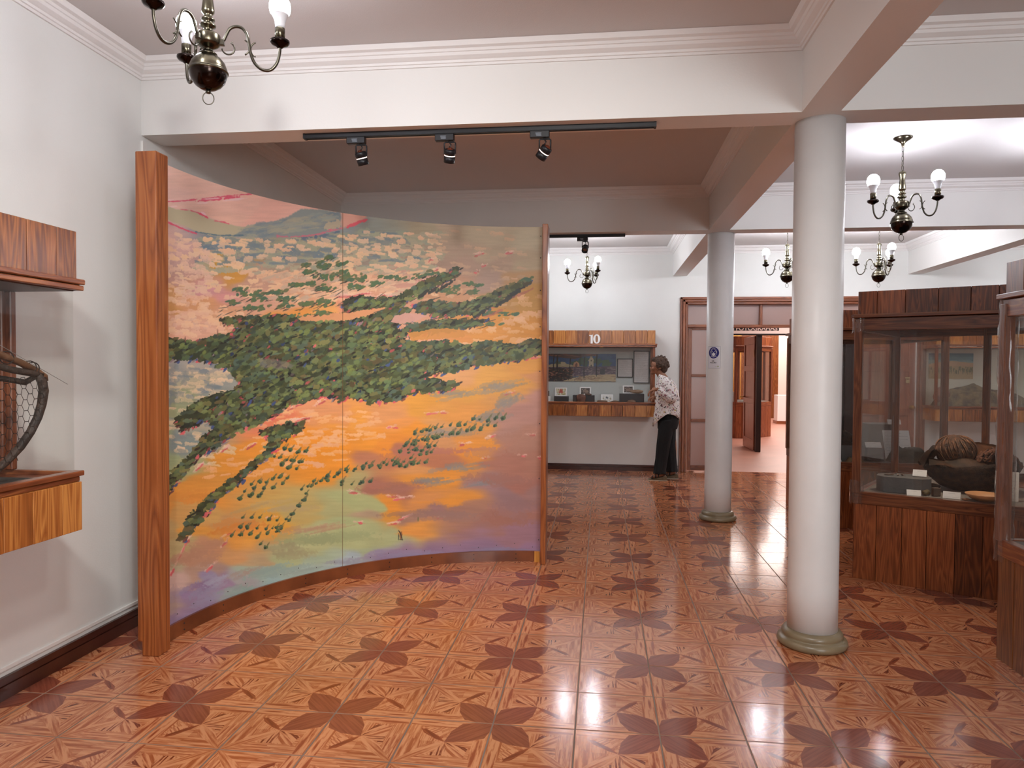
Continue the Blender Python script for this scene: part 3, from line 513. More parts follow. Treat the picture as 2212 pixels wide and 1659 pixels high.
# ---------------------------------------------------------------- tiled floor
TP=.33298; TX0,TY0=-1.08886,2.53181
M_grout=flat('grout_and_slab','85776c',.7,var=.3,vs=2,tint='6a5c54')
floor=struct(B(XL,XR,YF,YB+.15,-.06,-.0016,'floor',M_grout))
def tile_print(n=300,seed=5):
    """One ceramic tile with its printed parquet star: dark petal towards corner (0,0)."""
    R=np.random.RandomState(seed); Y,X=np.mgrid[0:n,0:n].astype(np.float32)/n; X=X+.5/n; Y=Y+.5/n
    def vn(cell_u,cell_v,U,V):
        gu=R.rand(260,260).astype(np.float32); a=U/cell_u+40; c=V/cell_v+40; ai=np.floor(a).astype(int); ci=np.floor(c).astype(int); fa=a-ai; fc=c-ci
        fa=fa*fa*(3-2*fa); fc=fc*fc*(3-2*fc); g=lambda i,j: gu[i%260,j%260]
        return g(ai,ci)*(1-fa)*(1-fc)+g(ai+1,ci)*fa*(1-fc)+g(ai,ci+1)*(1-fa)*fc+g(ai+1,ci+1)*fa*fc
    def grain(ang,contrast,fine=1.0):
        c,s_=math.cos(ang),math.sin(ang); U=X*c+Y*s_; V=-X*s_+Y*c
        U2=U; V2=V+(vn(.3,.3,U,V)-.5)*.014
        g=.5*vn(.26,.011*fine,U2,V2)+.35*vn(.40,.024*fine,U2,V2)+.15*vn(.05,.006,U2,V2)
        return np.clip((g-.44)*contrast*2.7+.5,0,1)
    light=hexc('c6875f'); lightd=hexc('96502f'); mid=hexc('8c4529'); midd=hexc('6c2e1a'); dark=hexc('8a4a36'); darkd=hexc('703626')
    img=np.zeros((n,n,3),np.float32)
    def lay(mask,g,a,b_): 
        m=mask[...,None].astype(np.float32); img[:]=img*(1-m)+(b_*(1-g[...,None])+a*g[...,None])*m
    dx=X-.5; dy=Y-.5; th=np.arctan2(dy,dx)
    # eight wedges around the centre, grain following each
    for k in range(8):
        a0=-PI+k*PI/4; m=(th>=a0)&(th<a0+PI/4)
        lay(m,grain([0,PI/4,PI/4,PI/2,PI/2,PI*3/4,PI*3/4,0][k]+R.uniform(-.05,.05),.95),light,lightd)
    # border bands whose grain follows the edges
    d=np.minimum.reduce([X,Y,1-X,1-Y])
    for m,ang in (((Y<=d+1e-6)&(Y<.17),0),((1-Y<=d+1e-6)&(1-Y<.2),0),((X<=d+1e-6)&(X<.17),PI/2),((1-X<=d+1e-6)&(1-X<.2),PI/2)): lay(m,grain(ang,.9),light,lightd)
    def P(pts,g,a,b_): lay(inside(np.array(pts),X,Y),g,a,b_)
    # dark streaked wedges along the borders
    P([(.98,.02),(.98,.14),(.45,.14),(.30,.04)],grain(0,1.6,1.6),light,mid)
    P([(.02,.98),(.14,.98),(.14,.45),(.04,.30)],grain(PI/2,1.6,1.6),light,mid)
    P([(.35,.97),(.97,.97),(.78,.82),(.50,.84)],grain(0,1.5,1.8),light,mid)
    P([(.97,.35),(.97,.97),(.83,.78),(.84,.50)],grain(PI/2,1.2,1.4),light,lightd)
    # streaked triangles near the centre
    P([(.5,.5),(.20,.60),(.22,.80),(.32,.74)],grain(PI*.75,1.9,1.5),light,midd)
    P([(.5,.5),(.60,.20),(.80,.22),(.74,.32)],grain(PI*.25,1.5,1.5),light,mid)
    P([(.5,.5),(.66,.72),(.60,.80),(.40,.78)],grain(PI/2,1.8,1.4),light,midd)
    # long light petal to the far corner, short brown petals, long dark petal
    P([(.5,.5),(.58,.72),(.97,.99),(.99,.97),(.72,.58)],grain(PI/4,.9,1.2),light,lightd)
    P([(.5,.5),(.56,.40),(.76,.24),(.84,.22),(.78,.32),(.62,.44)],grain(-PI/4,1.0,1.2),mid,midd)
    P([(.5,.5),(.42,.56),(.24,.74),(.20,.84),(.30,.78),(.44,.62)],grain(-PI/4,.8,1.2),light,mid)
    P([(0,0),(.20,.01),(.36,.05),(.46,.24),(.5,.5),(.24,.46),(.05,.36),(.01,.20)],grain(PI/4,.7,1.3),dark,darkd)
    edge=np.clip(d*n/2.5,0,1)[...,None]; img=img*(.86+.14*edge)
    return img[::-1]
M_tile=image_mat('ceramic_tile_print',tile_print(),rough=.13,coat=0,bump=0)
t=M_tile.node_tree; nn=t.nodes; ll=t.links; pb=nn['Principled BSDF']; pb.inputs['Specular IOR Level'].default_value=.62
oi=nn.new('ShaderNodeObjectInfo'); hs=nn.new('ShaderNodeHueSaturation'); mr=nn.new('ShaderNodeMapRange'); mr.inputs[3].default_value=.9; mr.inputs[4].default_value=1.08; ll.new(oi.outputs['Random'],mr.inputs[0]); ll.new(mr.outputs[0],hs.inputs['Value'])
src=[x for x in nn if x.type=='TEX_IMAGE'][0]; ll.new(src.outputs[0],hs.inputs['Color']); ll.new(hs.outputs[0],pb.inputs['Base Color'])
geo=nn.new('ShaderNodeNewGeometry'); nz=nn.new('ShaderNodeTexNoise'); nz.inputs['Scale'].default_value=55; nz.inputs['Detail'].default_value=2; ll.new(geo.outputs['Position'],nz.inputs[0])
bp=nn.new('ShaderNodeBump'); bp.inputs['Strength'].default_value=.10; bp.inputs['Distance'].default_value=.002; ll.new(nz.outputs['Fac'],bp.inputs['Height']); ll.new(bp.outputs[0],pb.inputs['Normal'])
M_tedge=flat('tile_edge','9a6a50',.6,spec=.2)
def add_tile(mb,cx,cy,turn,tx=0,ty=0,clip=None):
    """turn: quarter turns of the print; tile centred on cx,cy"""
    if mb.uv is None: mb.uv=mb.b.loops.layers.uv.new('UVMap')
    h=TP/2-.0024; x0,x1,y0,y1=cx-h,cx+h,cy-h,cy+h
    if clip: x0=max(x0,clip[0]);x1=min(x1,clip[1]);y0=max(y0,clip[2]);y1=min(y1,clip[3])
    if x1-x0<.012 or y1-y0<.012: return
    q=.0014
    def vv(x,y,z): return mb.b.verts.new((x,y,z+(x-cx)*tx+(y-cy)*ty))
    T=[vv(*p) for p in ((x0+q,y0+q,0),(x1-q,y0+q,0),(x1-q,y1-q,0),(x0+q,y1-q,0))]; S=[vv(*p) for p in ((x0,y0,-.0009),(x1,y0,-.0009),(x1,y1,-.0009),(x0,y1,-.0009))]
    D=[vv(*p) for p in ((x0,y0,-.003),(x1,y0,-.003),(x1,y1,-.003),(x0,y1,-.003))]
    fs=[mb.b.faces.new(T)]+[mb.b.faces.new((S[k],S[(k+1)%4],T[(k+1)%4],T[k])) for k in range(4)]+[mb.b.faces.new((D[k],D[(k+1)%4],S[(k+1)%4],S[k])) for k in range(4)]
    c,s_=[(1,0),(0,1),(-1,0),(0,-1)][turn%4]
    for f in fs[1:]: f.material_index=1
    for f in fs:
        for l in f.loops:
            u=(l.vert.co.x-cx)/TP; v=(l.vert.co.y-cy)/TP; l[mb.uv].uv=(.5+u*c+v*s_,.5-u*s_+v*c)
def turn_of(k,j):
    # dark corner lies at even column line and odd row line: left/right, near/far corner of the tile
    left=(k%2==0); near=(j%2==1)
    return {(True,True):0,(False,True):1,(False,False):2,(True,False):3}[(left,near)]
def to_px(p):
    d=Vector(p)-Vector((0,0,CAMZ)); z=d.dot(CF)
    return (1106+FPX*d.dot(CR)/z, 829.5-FPX*d.dot(CU)/z) if z>.1 else None
cells=[]; CL=(XL+.004,XR-.004,YF+.004,YB+.145)
for k in range(int((XL-TX0)/TP)-1,int((XR-TX0)/TP)+2):
    for j in range(int((YF-TY0)/TP)-1,int((YB-TY0)/TP)+2):
        cx,cy=TX0+(k+.5)*TP,TY0+(j+.5)*TP
        if cx+TP/2<CL[0]+.01 or cx-TP/2>CL[1]-.01 or cy+TP/2<CL[2]+.01 or cy-TP/2>CL[3]-.01: continue
        cells.append((k,j,cx,cy))
def seen(c):
    k,j,cx,cy=c; ok=False
    for ax,ay in ((0,0),(1,1),(-1,1),(1,-1),(-1,-1)):
        p=to_px((cx+ax*TP/2,cy+ay*TP/2,0))
        if p and 0<p[0]<2212 and p[1]<1659: ok=True
    if not ok: return False
    if math.hypot(cx+.35,cy-3.45)>1.93 and cx<-.36 and cy>3.3 : return False     # behind the painted panel
    if cx>2.02 and cy<3.7: return False
    return True
whole=lambda c: c[2]-TP/2>CL[0] and c[2]+TP/2<CL[1]
vis=sorted([c for c in cells if seen(c)],key=lambda c:c[2]**2+c[3]**2)[:299]; vs_=set((c[0],c[1]) for c in vis)
tm={}
for turn in range(4):
    mb=MB(); add_tile(mb,0,0,turn); o=mb.build('tile',[M_tile,M_tedge],norm=False); tm[turn]=o.data; bpy.data.objects.remove(o)
for k,j,cx,cy in vis:
    r=(random.gauss(0,.0011),random.gauss(0,.0011),0)
    if cx-TP/2<CL[0] or cx+TP/2>CL[1]:
        mb=MB(); add_tile(mb,cx,cy,turn_of(k,j),clip=CL); mb.build('tile',[M_tile,M_tedge],floor,norm=False); continue
    o=link('tile',tm[turn_of(k,j)],floor,(cx,cy,0),r)
mb=MB()
for k,j,cx,cy in cells:
    if (k,j) not in vs_: add_tile(mb,cx,cy,turn_of(k,j),random.gauss(0,.0011),random.gauss(0,.0011),CL)
stuff(mb.build('far_tiles',[M_tile,M_tedge],floor,norm=False))
# ---------------------------------------------------------------- columns
M_colbase=flat('olive_stone_ring','8a7c62',.3,var=.25,vs=6,bump=.1,bs=30)
M_col=flat('column_paint','dedcda',.38,var=.05,vs=5,bump=.1,bs=14,spec=.4)
for x,y,lab in ((1.118,3.94,'nearest white round column under the beam crossing'),(1.125,7.09,'farther white column bearing the mask notice'),(4.165,7.0,'white column at the right beneath the second lengthwise beam')):
    c=thing('column',lab,'column',(x,y,0))
    MB().lathe([(.125,.052),(.1255,.3),(.125,1.4),(.1235,BH)],40).build('shaft',M_col,c)
    MB().lathe([(.150,.0),(.168,.004),(.176,.018),(.172,.036),(.158,.046),(.148,.048),(.152,.056),(.152,.068),(.142,.082),(.128,.088),(.126,.088)],40).build('base_ring',M_colbase,c)
# ---------------------------------------------------------------- back door set with its frame, transom and leaves
dr=struct(thing('door_1','x','door')); del dr['label']; del dr['category']
Yd=YB-.035
def rail(x0,x1,z0,z1,y0=Yd,y1=YB+.12,mat=None,name='door_frame',par=None,bevel=.006):
    o=B(x0,x1,y0,y1,z0,z1,name,mat or (W_door if z1-z0>x1-x0 else W_doorX),par or dr,bev=bevel); return o
# architrave: stepped mouldings
for q,(o_,d_) in enumerate(((0,.0),(.035,.012),(.07,.0))):
    rail(1.085+o_,1.085+o_+.034,0,2.435-o_,y0=Yd-d_,name='architrave'); rail(4.305-o_-.034,4.305-o_,0,2.435-o_,y0=Yd-d_,name='architrave')
    rail(1.085+o_,4.305-o_,2.435-o_-.034,2.435-o_,y0=Yd-d_,name='architrave')
for x in (2.16,3.175): rail(x,x+.035,2.05,2.335,y0=YB)
rail(1.19,4.20,2.015,2.055,y0=YB-.005)
for x0,x1 in ((1.2,2.155),(2.20,3.17),(3.215,4.19)): B(x0,x1,YB+.05,YB+.058,2.06,2.33,'transom_pane',M_frost,dr)
def glazed_leaf(x0,x1,y,panes=((1.365,1.985),(.74,1.33),(.09,.70)),st=.05,mat=W_door,side=1):
    B(x0,x0+st,y,y+.04,.02,2.01,'stile',mat,dr,bev=.004); B(x1-st,x1,y,y+.04,.02,2.01,'stile',mat,dr,bev=.004)
    zs=[2.01]+[z for p in panes for z in (p[1],p[0])]+[.02]
    for i in range(0,len(zs),2): B(x0+st,x1-st,y,y+.04,zs[i+1],zs[i],'leaf_rail',W_doorX if mat is W_door else mat,dr,bev=.004)
    for z0,z1 in panes: B(x0+st,x1-st,y+.018,y+.024,z0,z1,'frosted_pane',M_frost,dr)
glazed_leaf(1.205,1.745,YB+.04); glazed_leaf(2.95,3.29,YB+.04,mat=M_darkframe)
B(3.29,3.42,YB+.0,YB+.12,.0,2.015,'mullion',M_darkframe,dr,bev=.004)
def panel_leaf(par,x0,x1,zt,mat,matx,th=.04,rows=((.12,.82),(.92,1.42),(1.5,1.9)),loc=(0,0,0),rot=None,knobs=()):
    """panelled leaf in local x; rows are the sunk panels"""
    e=thing('leaf','x','x',loc,0,rot=rot); del e['label']; del e['category']; e.parent=par
    B(x0,x0+.08,0,th,.01,zt,'stile',mat,e,bev=.003); B(x1-.08,x1,0,th,.01,zt,'stile',mat,e,bev=.003)
    z=.01
    for a,b_ in rows:
        B(x0+.08,x1-.08,0,th,z,a,'leaf_rail',matx,e,bev=.003); B(x0+.08,x1-.08,.012,th-.012,a,b_,'leaf_panel',mat,e); z=b_
    B(x0+.08,x1-.08,0,th,z,zt,'leaf_rail',matx,e,bev=.003)
    return e
M_brass=flat('brass','b08a44',.3,1)
e=panel_leaf(dr,0,.40,2.01,W_leaf,W_leaf,loc=(3.425,YB+.04,0)); e=panel_leaf(dr,0,.38,2.01,W_leaf,W_leaf,loc=(3.82,YB+.04,0))
MB().lathe([(0,0),(.03,0),(.032,.006),(.012,.012),(.012,.03),(.026,.038),(.03,.05),(.022,.062),(0,.064)],20,M=Matrix.Rotation(PI/2,4,'X')).build('door_knob',M_brass,e,(.34,0,.94))
p=MB(); p.box(-.022,.022,-.012,.0,-.03,.012).tube([(-.014,-.006,.012),(-.014,-.006,.03),(0,-.006,.042),(.014,-.006,.03),(.014,-.006,.012)],.004,8); p.box(-.03,.03,-.004,.004,.03,.05)
tag(p.build('padlock',flat('padlock_metal','c8b78a',.35,.8),None,(4.10,YB+.028,1.30)),'small brass padlock on the panelled wooden door leaf','padlock')
# ---------------------------------------------------------------- the room beyond
M_wall2=flat('pinkish_wall_paint','e4d0c6',.6); M_floor2=flat('pinkish_polished_floor','c08a78',.4,var=.12,vs=2.2)
struct(B(.6,9.5,YB+.15,24.5,-.06,-.002,'floor',M_floor2)); struct(B(.6,9.5,YB+.15,24.5,3.0,3.1,'ceiling',M_ceil))
struct(B(.5,.6,YB+.15,24.5,0,3.0,'wall_left',M_wall2)); struct(B(9.5,9.6,YB+.15,24.5,0,3.0,'wall_right',M_wall2)); struct(B(.6,9.5,24.4,24.5,0,3.0,'wall_back',M_wall2))
mm=MB(); mm.box(.6,1.55,12.95,13.07,0,3.0).box(1.55,4.6,12.95,13.07,2.42,3.0).box(4.6,9.5,12.95,13.07,0,3.0); struct(mm.build('wall_middle',M_wall2))
d2=struct(thing('door_2','x','x')); del d2['label']; del d2['category']
y2=12.93
for x in (1.55,2.68,3.85,4.54): B(x,x+.085,y2,y2+.12,0,2.42,'door_post',M_darkframe,d2,bev=.004)
B(1.55,4.62,y2,y2+.12,2.035,2.085,'door_head',M_darkframe,d2); B(1.55,4.62,y2,y2+.12,2.36,2.42,'door_head',M_darkframe,d2)
e=panel_leaf(d2,0,.84,2.02,W_leaf,W_leaf,rows=((.2,.82),(.92,1.40),(1.5,1.88)),loc=(2.70,13.04,0),rot=(0,0,PI/2+.02))
MB().tube([(0,.0,0),(0,.06,0),(0,.065,-.01),(-.09,.07,-.01)],.009,8).build('door_handle',M_brass,e,(.78,.04,.93))
MB().box(-.01,.01,0,.004,-.06,.06).build('door_hinge',M_brass,e,(.02,.042,1.72))
s=thing('sign_board','pale pink hanging board with the black word FOTOGRAFIAS above the inner doorway','sign',(2.66,y2-.02,2.055))
B(-.63,.62,-.012,.0,0,.20,'board',flat('pale_pink_board','f0d8d2',.5),s); 
sb=MB(); sb.box(-.665,.655,-.02,.0,-.03,0).box(-.665,.655,-.02,.0,.2,.225).box(-.665,-.63,-.02,0,0,.2).box(.62,.655,-.02,0,0,.2); sb.build('sign_frame',M_darkframe,s)
B(-.375,.375,-.016,-.011,.052,.122,'letter_strip',M_black,s)
me=text_mesh('FOTOGRAFIAS',.098,.001,.002); me.materials.append(flat('letter_rim','d8b8b0',.6)); link('lettering',me,s,(0,-.018,.087),(PI/2,0,0)).scale=(1.08,1,1)
# plinth, far frame
pl=thing('plinth','low white plinth on a wooden foot in the far room','plinth',(4.85,19.9,0)); B(-.22,.22,-.2,.2,.07,.75,'block',flat('white_block','f0eeee',.5),pl); B(-.24,.24,-.22,.22,0,.07,'foot',W_pineX,pl)
fr=struct(MB().box(3.3,4.76,21.95,21.97,0,2.26).box(4.95,5.15,21.9,22.0,0,2.25).box(3.3,5.15,21.9,22.0,2.25,2.45).box(4.75,4.95,21.92,21.98,0,2.25).build('door_3',W_pine))
struct(B(5.15,9.5,21.92,22.0,0,3.0,'wall_far',M_wall2)); struct(B(.6,3.3,21.92,22.0,0,3.0,'wall_far',M_wall2))
lamp('room_two_ceiling_light','AREA',(3.6,11.7,2.95),48,(1,.92,.86),1.6,rot=(0,0,0)); lamp('room_three_ceiling_light','AREA',(4.2,16.5,2.95),215,(1,.90,.84),3.0); lamp('far_room_ceiling_light','AREA',(5,20.5,2.95),110,(1,.9,.85),2.0)
# ---------------------------------------------------------------- curved painted panel
MC=(-.35,3.45); MR=1.895
def rectify(c,a0,a1,z0,z1,W,H):
    """Take the painted sheet onto the curved board: board point -> where it lies on the sheet."""
    A=np.linspace(a0,a1,W); Z=np.linspace(z1,z0,H)
    PX_=MC[0]-MR*np.cos(A); PY_=MC[1]+MR*np.sin(A)
    X=PX_[None,:]+0*Z[:,None]; Y=PY_[None,:]+0*Z[:,None]; Zd=Z[:,None]-CAMZ+0*A[None,:]
    d=X*CF[0]+Y*CF[1]+Zd*CF[2]; px=1106+FPX*(X*CR[0]+Y*CR[1]+Zd*CR[2])/d; py=829.5-FPX*(X*CU[0]+Y*CU[1]+Zd*CU[2])/d
    i=np.clip((px-c.x0)*c.sc,0,c.W-1.01); j=np.clip((py-c.y0)*c.sc,0,c.H-1.01)
    i0=i.astype(int); j0=j.astype(int); fi=(i-i0)[...,None]; fj=(j-j0)[...,None]
    return c.a[j0,i0]*(1-fi)*(1-fj)+c.a[j0,i0+1]*fi*(1-fj)+c.a[j0+1,i0]*(1-fi)*fj+c.a[j0+1,i0+1]*fi*fj
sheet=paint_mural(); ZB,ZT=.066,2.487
pn=thing('painted_panel','tall curved wooden screen painted with an oasis landscape, near the left wall','panel',(MC[0],MC[1],0))
def arc_board(name,a0,a1,z0,z1,r0,r1,mat,n=40,uv=True,mside=None):
    mb=MB(); u=mb.b.loops.layers.uv.new('UVMap'); A=[a0+(a1-a0)*k/n for k in range(n+1)]
    P=lambda r,a,z: mb.b.verts.new((-r*math.cos(a),r*math.sin(a),z))
    F0=[P(r0,a,z0) for a in A]; F1=[P(r0,a,z1) for a in A]; K0=[P(r1,a,z0) for a in A]; K1=[P(r1,a,z1) for a in A]
    G0=[P(r0,a,z0) for a in A]; G1=[P(r0,a,z1) for a in A]; H0=[P(r1,a,z0) for a in A]; H1=[P(r1,a,z1) for a in A]
    for k in range(n):
        f=mb.b.faces.new((G0[k],G0[k+1],G1[k+1],G1[k])); f.smooth=True
        for l,(s_,t_) in zip(f.loops,((k,0),(k+1,0),(k+1,1),(k,1))): l[u].uv=(s_/n,t_)
        for q in ((H0[k+1],H0[k],H1[k],H1[k+1]),(F1[k],F1[k+1],K1[k+1],K1[k]),(F0[k+1],F0[k],K0[k],K0[k+1])):
            g=mb.b.faces.new(q); g.material_index=1 if mside else 0
            g.smooth=(q[0] is H0[k+1])
    for q in ((F0[0],F1[0],K1[0],K0[0]),(F0[n],K0[n],K1[n],F1[n])): g=mb.b.faces.new(q); g.material_index=1 if mside else 0
    return mb.build(name,[mat]+([mside] if mside else []),pn,norm=False)
AS=math.radians(42.5); A0=math.radians(-2.2); A1=math.radians(87.6)
M_ply=flat('raw_plywood_edge','a98462',.6)
for nm,a0,a1,seed in (('painted_board',A0,AS-.0009,0),('painted_board',AS+.0009,A1,1)):
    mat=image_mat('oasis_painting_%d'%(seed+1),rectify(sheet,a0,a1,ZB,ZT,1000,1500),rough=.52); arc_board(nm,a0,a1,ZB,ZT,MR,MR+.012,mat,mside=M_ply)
W_arc=flat('panel_foot_wood','7c4526',.35,var=.3,vs=5,coat=.2,tint='5c2f18')
arc_board('foot_rail',A0,A1-.02,0,.078,MR-.016,MR+.03,W_arc,50)
mb=MB()
for k in range(9):
    a=math.radians(5+k*9.6)
    for z in (.022,.056): mb.ball((-(MR-.016)*math.cos(a),(MR-.016)*math.sin(a),z),.0045,1)
stuff(mb.build('screws',M_black,pn))
mb=MB()
for z in (2.42,2.26,2.02,1.75,1.42,1.03,.62,.16): mb.ball((-MR*math.cos(A1-.012),MR*math.sin(A1-.012),z),.005,1)
for k in range(22): a=A0+(A1-A0)*(k+.5)/22; mb.ball((-MR*math.cos(a),MR*math.sin(a),.105+.012*(k%3)),.0038,1)
stuff(mb.build('nails',flat('dull_nail','4a4040',.5),pn))
px_=MC[0]; py_=MC[1]
mb=MB(); mb.prism([(0,.072),(0,2.497),(.112,2.497),(.112,.0),(.022,.0),(.022,.072)],-.10,0,M=Matrix.Rotation(PI/2,4,'X'))
bev(mb.build('end_post',W_post,pn,(-2.277-px_,3.30-py_,0)),.006)
bev(MB().prism([(0,0),(.04,0),(.04,.17),(0,.17)],0,2.492).build('end_post',W_post,pn,(-.432-px_,5.245-py_,0)),.004)
MB().box(-.02,.02,-.01,.01,0,.08).build('corner_block',wood('yellow_block','9a6224','b87a34','c88c44','Z'),pn,(-.46-px_,5.318-py_,0))
# ---------------------------------------------------------------- chandeliers
M_abr=flat('aged_brass','77705c',.26,1,var=.25,vs=14,tint='4a463c'); M_abrd=flat('dark_aged_brass','3a302c',.16,1,var=.2,vs=5,tint='241c1a'); M_arm=flat('arm_bronze','5c584e',.3,1)
M_bulbs=[emit('lit_bulb_near','f4f6ff',BULB*.68),emit('lit_bulb_middle','f2f4ff',BULB*.72),emit('lit_bulb_back','f6f8ff',BULB*1.45)]; M_bbase=flat('bulb_white_collar','e4e6ec',.4)
def arm_path(): 
    P=[(.045,.138),(.062,.140),(.072,.16),(.088,.192),(.115,.205),(.142,.198),(.160,.170),(.168,.130),(.174,.095),(.190,.055),(.220,.030),(.255,.030),(.282,.060),(.294,.105),(.296,.140)]
    out=[]
    for i in range(len(P)-1):
        p0,p1,p2,p3=P[max(i-1,0)],P[i],P[i+1],P[min(i+2,len(P)-1)]
        for q in range(4):
            t=q/4; out.append(tuple(.5*((2*b)+(-a+c)*t+(2*a-5*b+4*c-d)*t*t+(-a+3*b-3*c+d)*t**3) for a,b,c,d in zip(p0,p1,p2,p3)))
    return out+[P[-1]]
AP=arm_path()
def arc_pts(cx,cz,r,a0,a1,n=12): return [(cx+r*math.cos(a0+(a1-a0)*k/n),0,cz+r*math.sin(a0+(a1-a0)*k/n)) for k in range(n+1)]
proto={}
def mesh_of(key,fn,mats):
    if key not in proto:
        o=fn().build(key,mats); proto[key]=o.data; bpy.data.objects.remove(o)
    return proto[key]
def f_arm(): return MB().tube([(x,0,z) for x,z in AP],.0068,10).box(.043,.066,-.011,.011,.118,.142,bev=.002)
def f_scroll1(): return MB().tube(arc_pts(.136,.118,.034,-1.15,1.15),.0034,6)
def f_scroll2(): return MB().tube(arc_pts(.208,.112,.034,PI-1.15,PI+1.15),.0034,6)
def f_scroll3():
    mb=MB(); P=arc_pts(.082,.108,.026,-PI*.95,PI*.35,14); return mb.tube(P+[(.100,0,.140)],[.0036]*len(P)+[.0012],6)
def f_cup(): return MB().lathe([(0,.128),(.010,.128),(.016,.134),(.034,.142),(.041,.150),(.042,.155),(.040,.156),(.041,.160),(.037,.162),(.012,.160),(0,.160)],28,c=(0,0,0))
def f_sleeve(): return MB().lathe([(0,.160),(.0215,.160),(.0215,.213),(.019,.215),(0,.215)],22,c=(0,0,0))
def f_bulb():
    mb=MB(); mb.lathe([(0,.214),(.019,.214),(.0205,.222),(.023,.238),(.029,.252),(.037,.264)],24,c=(0,0,0),mi=0,cap=False)
    mb.lathe([(.037,.264),(.042,.272),(.045,.284),(.0455,.294),(.043,.308),(.036,.320),(.024,.330),(.010,.335),(0,.336)],24,c=(0,0,0),mi=1,cap=False); return mb
def f_ball(): return MB().lathe([(0,-.079),(.012,-.078),(.03,-.073),(.052,-.059),(.068,-.039),(.077,-.014),(.0785,-.003)],40,mi=0,cap=False).lathe([(.0785,-.003),(.082,-.002),(.083,.001),(.082,.004),(.0785,.005),(.077,.016),(.068,.040),(.052,.060),(.036,.071),(.034,.074)],40,mi=1,cap=False)
def f_finial():
    mb=MB(); mb.lathe([(0,-.092),(.009,-.091),(.0115,-.085),(.009,-.079),(0,-.079)],14); n=30
    mb.rings([[ (math.cos(t)*.0225+math.cos(t)*.0022*math.cos(p),.0022*math.sin(p),-.112+math.sin(t)*.026+math.sin(t)*.0022*math.cos(p)) for p in [2*PI*q/6 for q in range(6)]] for t in [2*PI*k/n for k in range(n+1)]],cap=False); return mb
def f_hub(): return MB().lathe([(.034,.070),(.038,.074),(.036,.079),(.026,.084),(.020,.092),(.022,.098),(.030,.104),(.040,.110),(.049,.118),(.0505,.124),(.0505,.155),(.049,.158),(.042,.164),(.032,.168),(.020,.172),(.017,.180),(.019,.186),(.031,.192),(.033,.198),(.029,.204),(.018,.208),(.017,.214),(.028,.220),(.027,.226),(.019,.232),(.0165,.240),(.020,.246),(.0255,.252),(.0265,.262),(.022,.300),(.019,.325),(.020,.345),(.0255,.366),(.027,.376),(.024,.386),(.014,.394),(.008,.398),(0,.400)],28)
def chain_mesh(L):
    mb=MB(); n=max(2,int(L/.034)); st=L/n
    for k in range(n):
        z=.40+st*(k+.5); P=[]; hw,hh=.0075,st*.62
        for q in range(12):
            t=2*PI*q/12; P.append((math.cos(t)*hw,0,z+max(-1,min(1,math.sin(t)*1.3))*hh*.9))
        P.append(P[0]); M_=Matrix.Rotation(PI/2*(k%2)+.3,4,'Z'); mb.tube([M_@Vector(p) for p in P],.0022,5,cap=False)
    return mb
def canopy(L): return MB().lathe([(0,-.075),(.008,-.073),(.012,-.055),(.014,-.045),(.030,-.032),(.052,-.018),(.066,-.008),(.068,-.001),(.068,0)],30,c=(0,0,.40+L+.0))
labs=['nearest chandelier with lit globe bulbs at the upper left','brass chandelier seen just right of the nearest column, hung on its chain','chandelier cut by the right edge of the picture','chandelier half behind the nearest column','far chandelier right of the nearest column, above the tall cabinets','small far chandelier above the case numbered 10',
 'chandelier over the back of the room behind the painted panel','chandelier over the visitor route outside the picture at right','chandelier behind the camera','chandelier beyond the second lengthwise beam, middle bay','chandelier beyond the second lengthwise beam, back bay']
for (x,y,z,ph,s_,ra),lab in zip(CH,labs):
    c=thing('chandelier',lab,'chandelier',(x,y,z),0,'three-armed brass chandeliers'); c.scale=(s_,)*3
    link('globe_body',mesh_of('globe_body',f_ball,[M_abrd,M_abr]),c); link('ring',mesh_of('ring',f_finial,M_arm),c,rot=(0,0,.4)); link('stem',mesh_of('stem',f_hub,M_abr),c)
    L_=(HC-z)/s_-.40; chain_mesh(L_-.07).build('chain',M_arm,c); canopy(L_).build('ceiling_rose',M_abr,c)
    for q in range(3):
        a=link('arm',mesh_of('arm',f_arm,M_arm),c,rot=(0,0,math.radians(ph+120*q))); ws=[]
        a.scale=(ra,1,1); dx=(.296/ra if 0 else 0)
        for k_,f_ in (('scroll',f_scroll1),('scroll_out',f_scroll2),('scroll_hook',f_scroll3)): link(k_,mesh_of(k_,f_,M_arm),a)
        for k_,f_,m_ in (('drip_cup',f_cup,M_abrd),('bulb_holder',f_sleeve,M_abr),('bulb',f_bulb,None)):
            if m_ is None:
                bi=0 if y<3.5 else (1 if y<7 else 2); kk='bulb%d'%bi
                if kk not in proto: o=f_bulb().build('bulb',[M_bbase,M_bulbs[bi]]); proto[kk]=o.data; bpy.data.objects.remove(o)
                w_=link('bulb',proto[kk],a,(.296,0,-.036)); w_.scale=(1/ra,1,1.17); continue
            w_=link(k_,mesh_of(k_,f_,m_),a,(.296,0,0)); w_.scale=(1/ra,1,1)
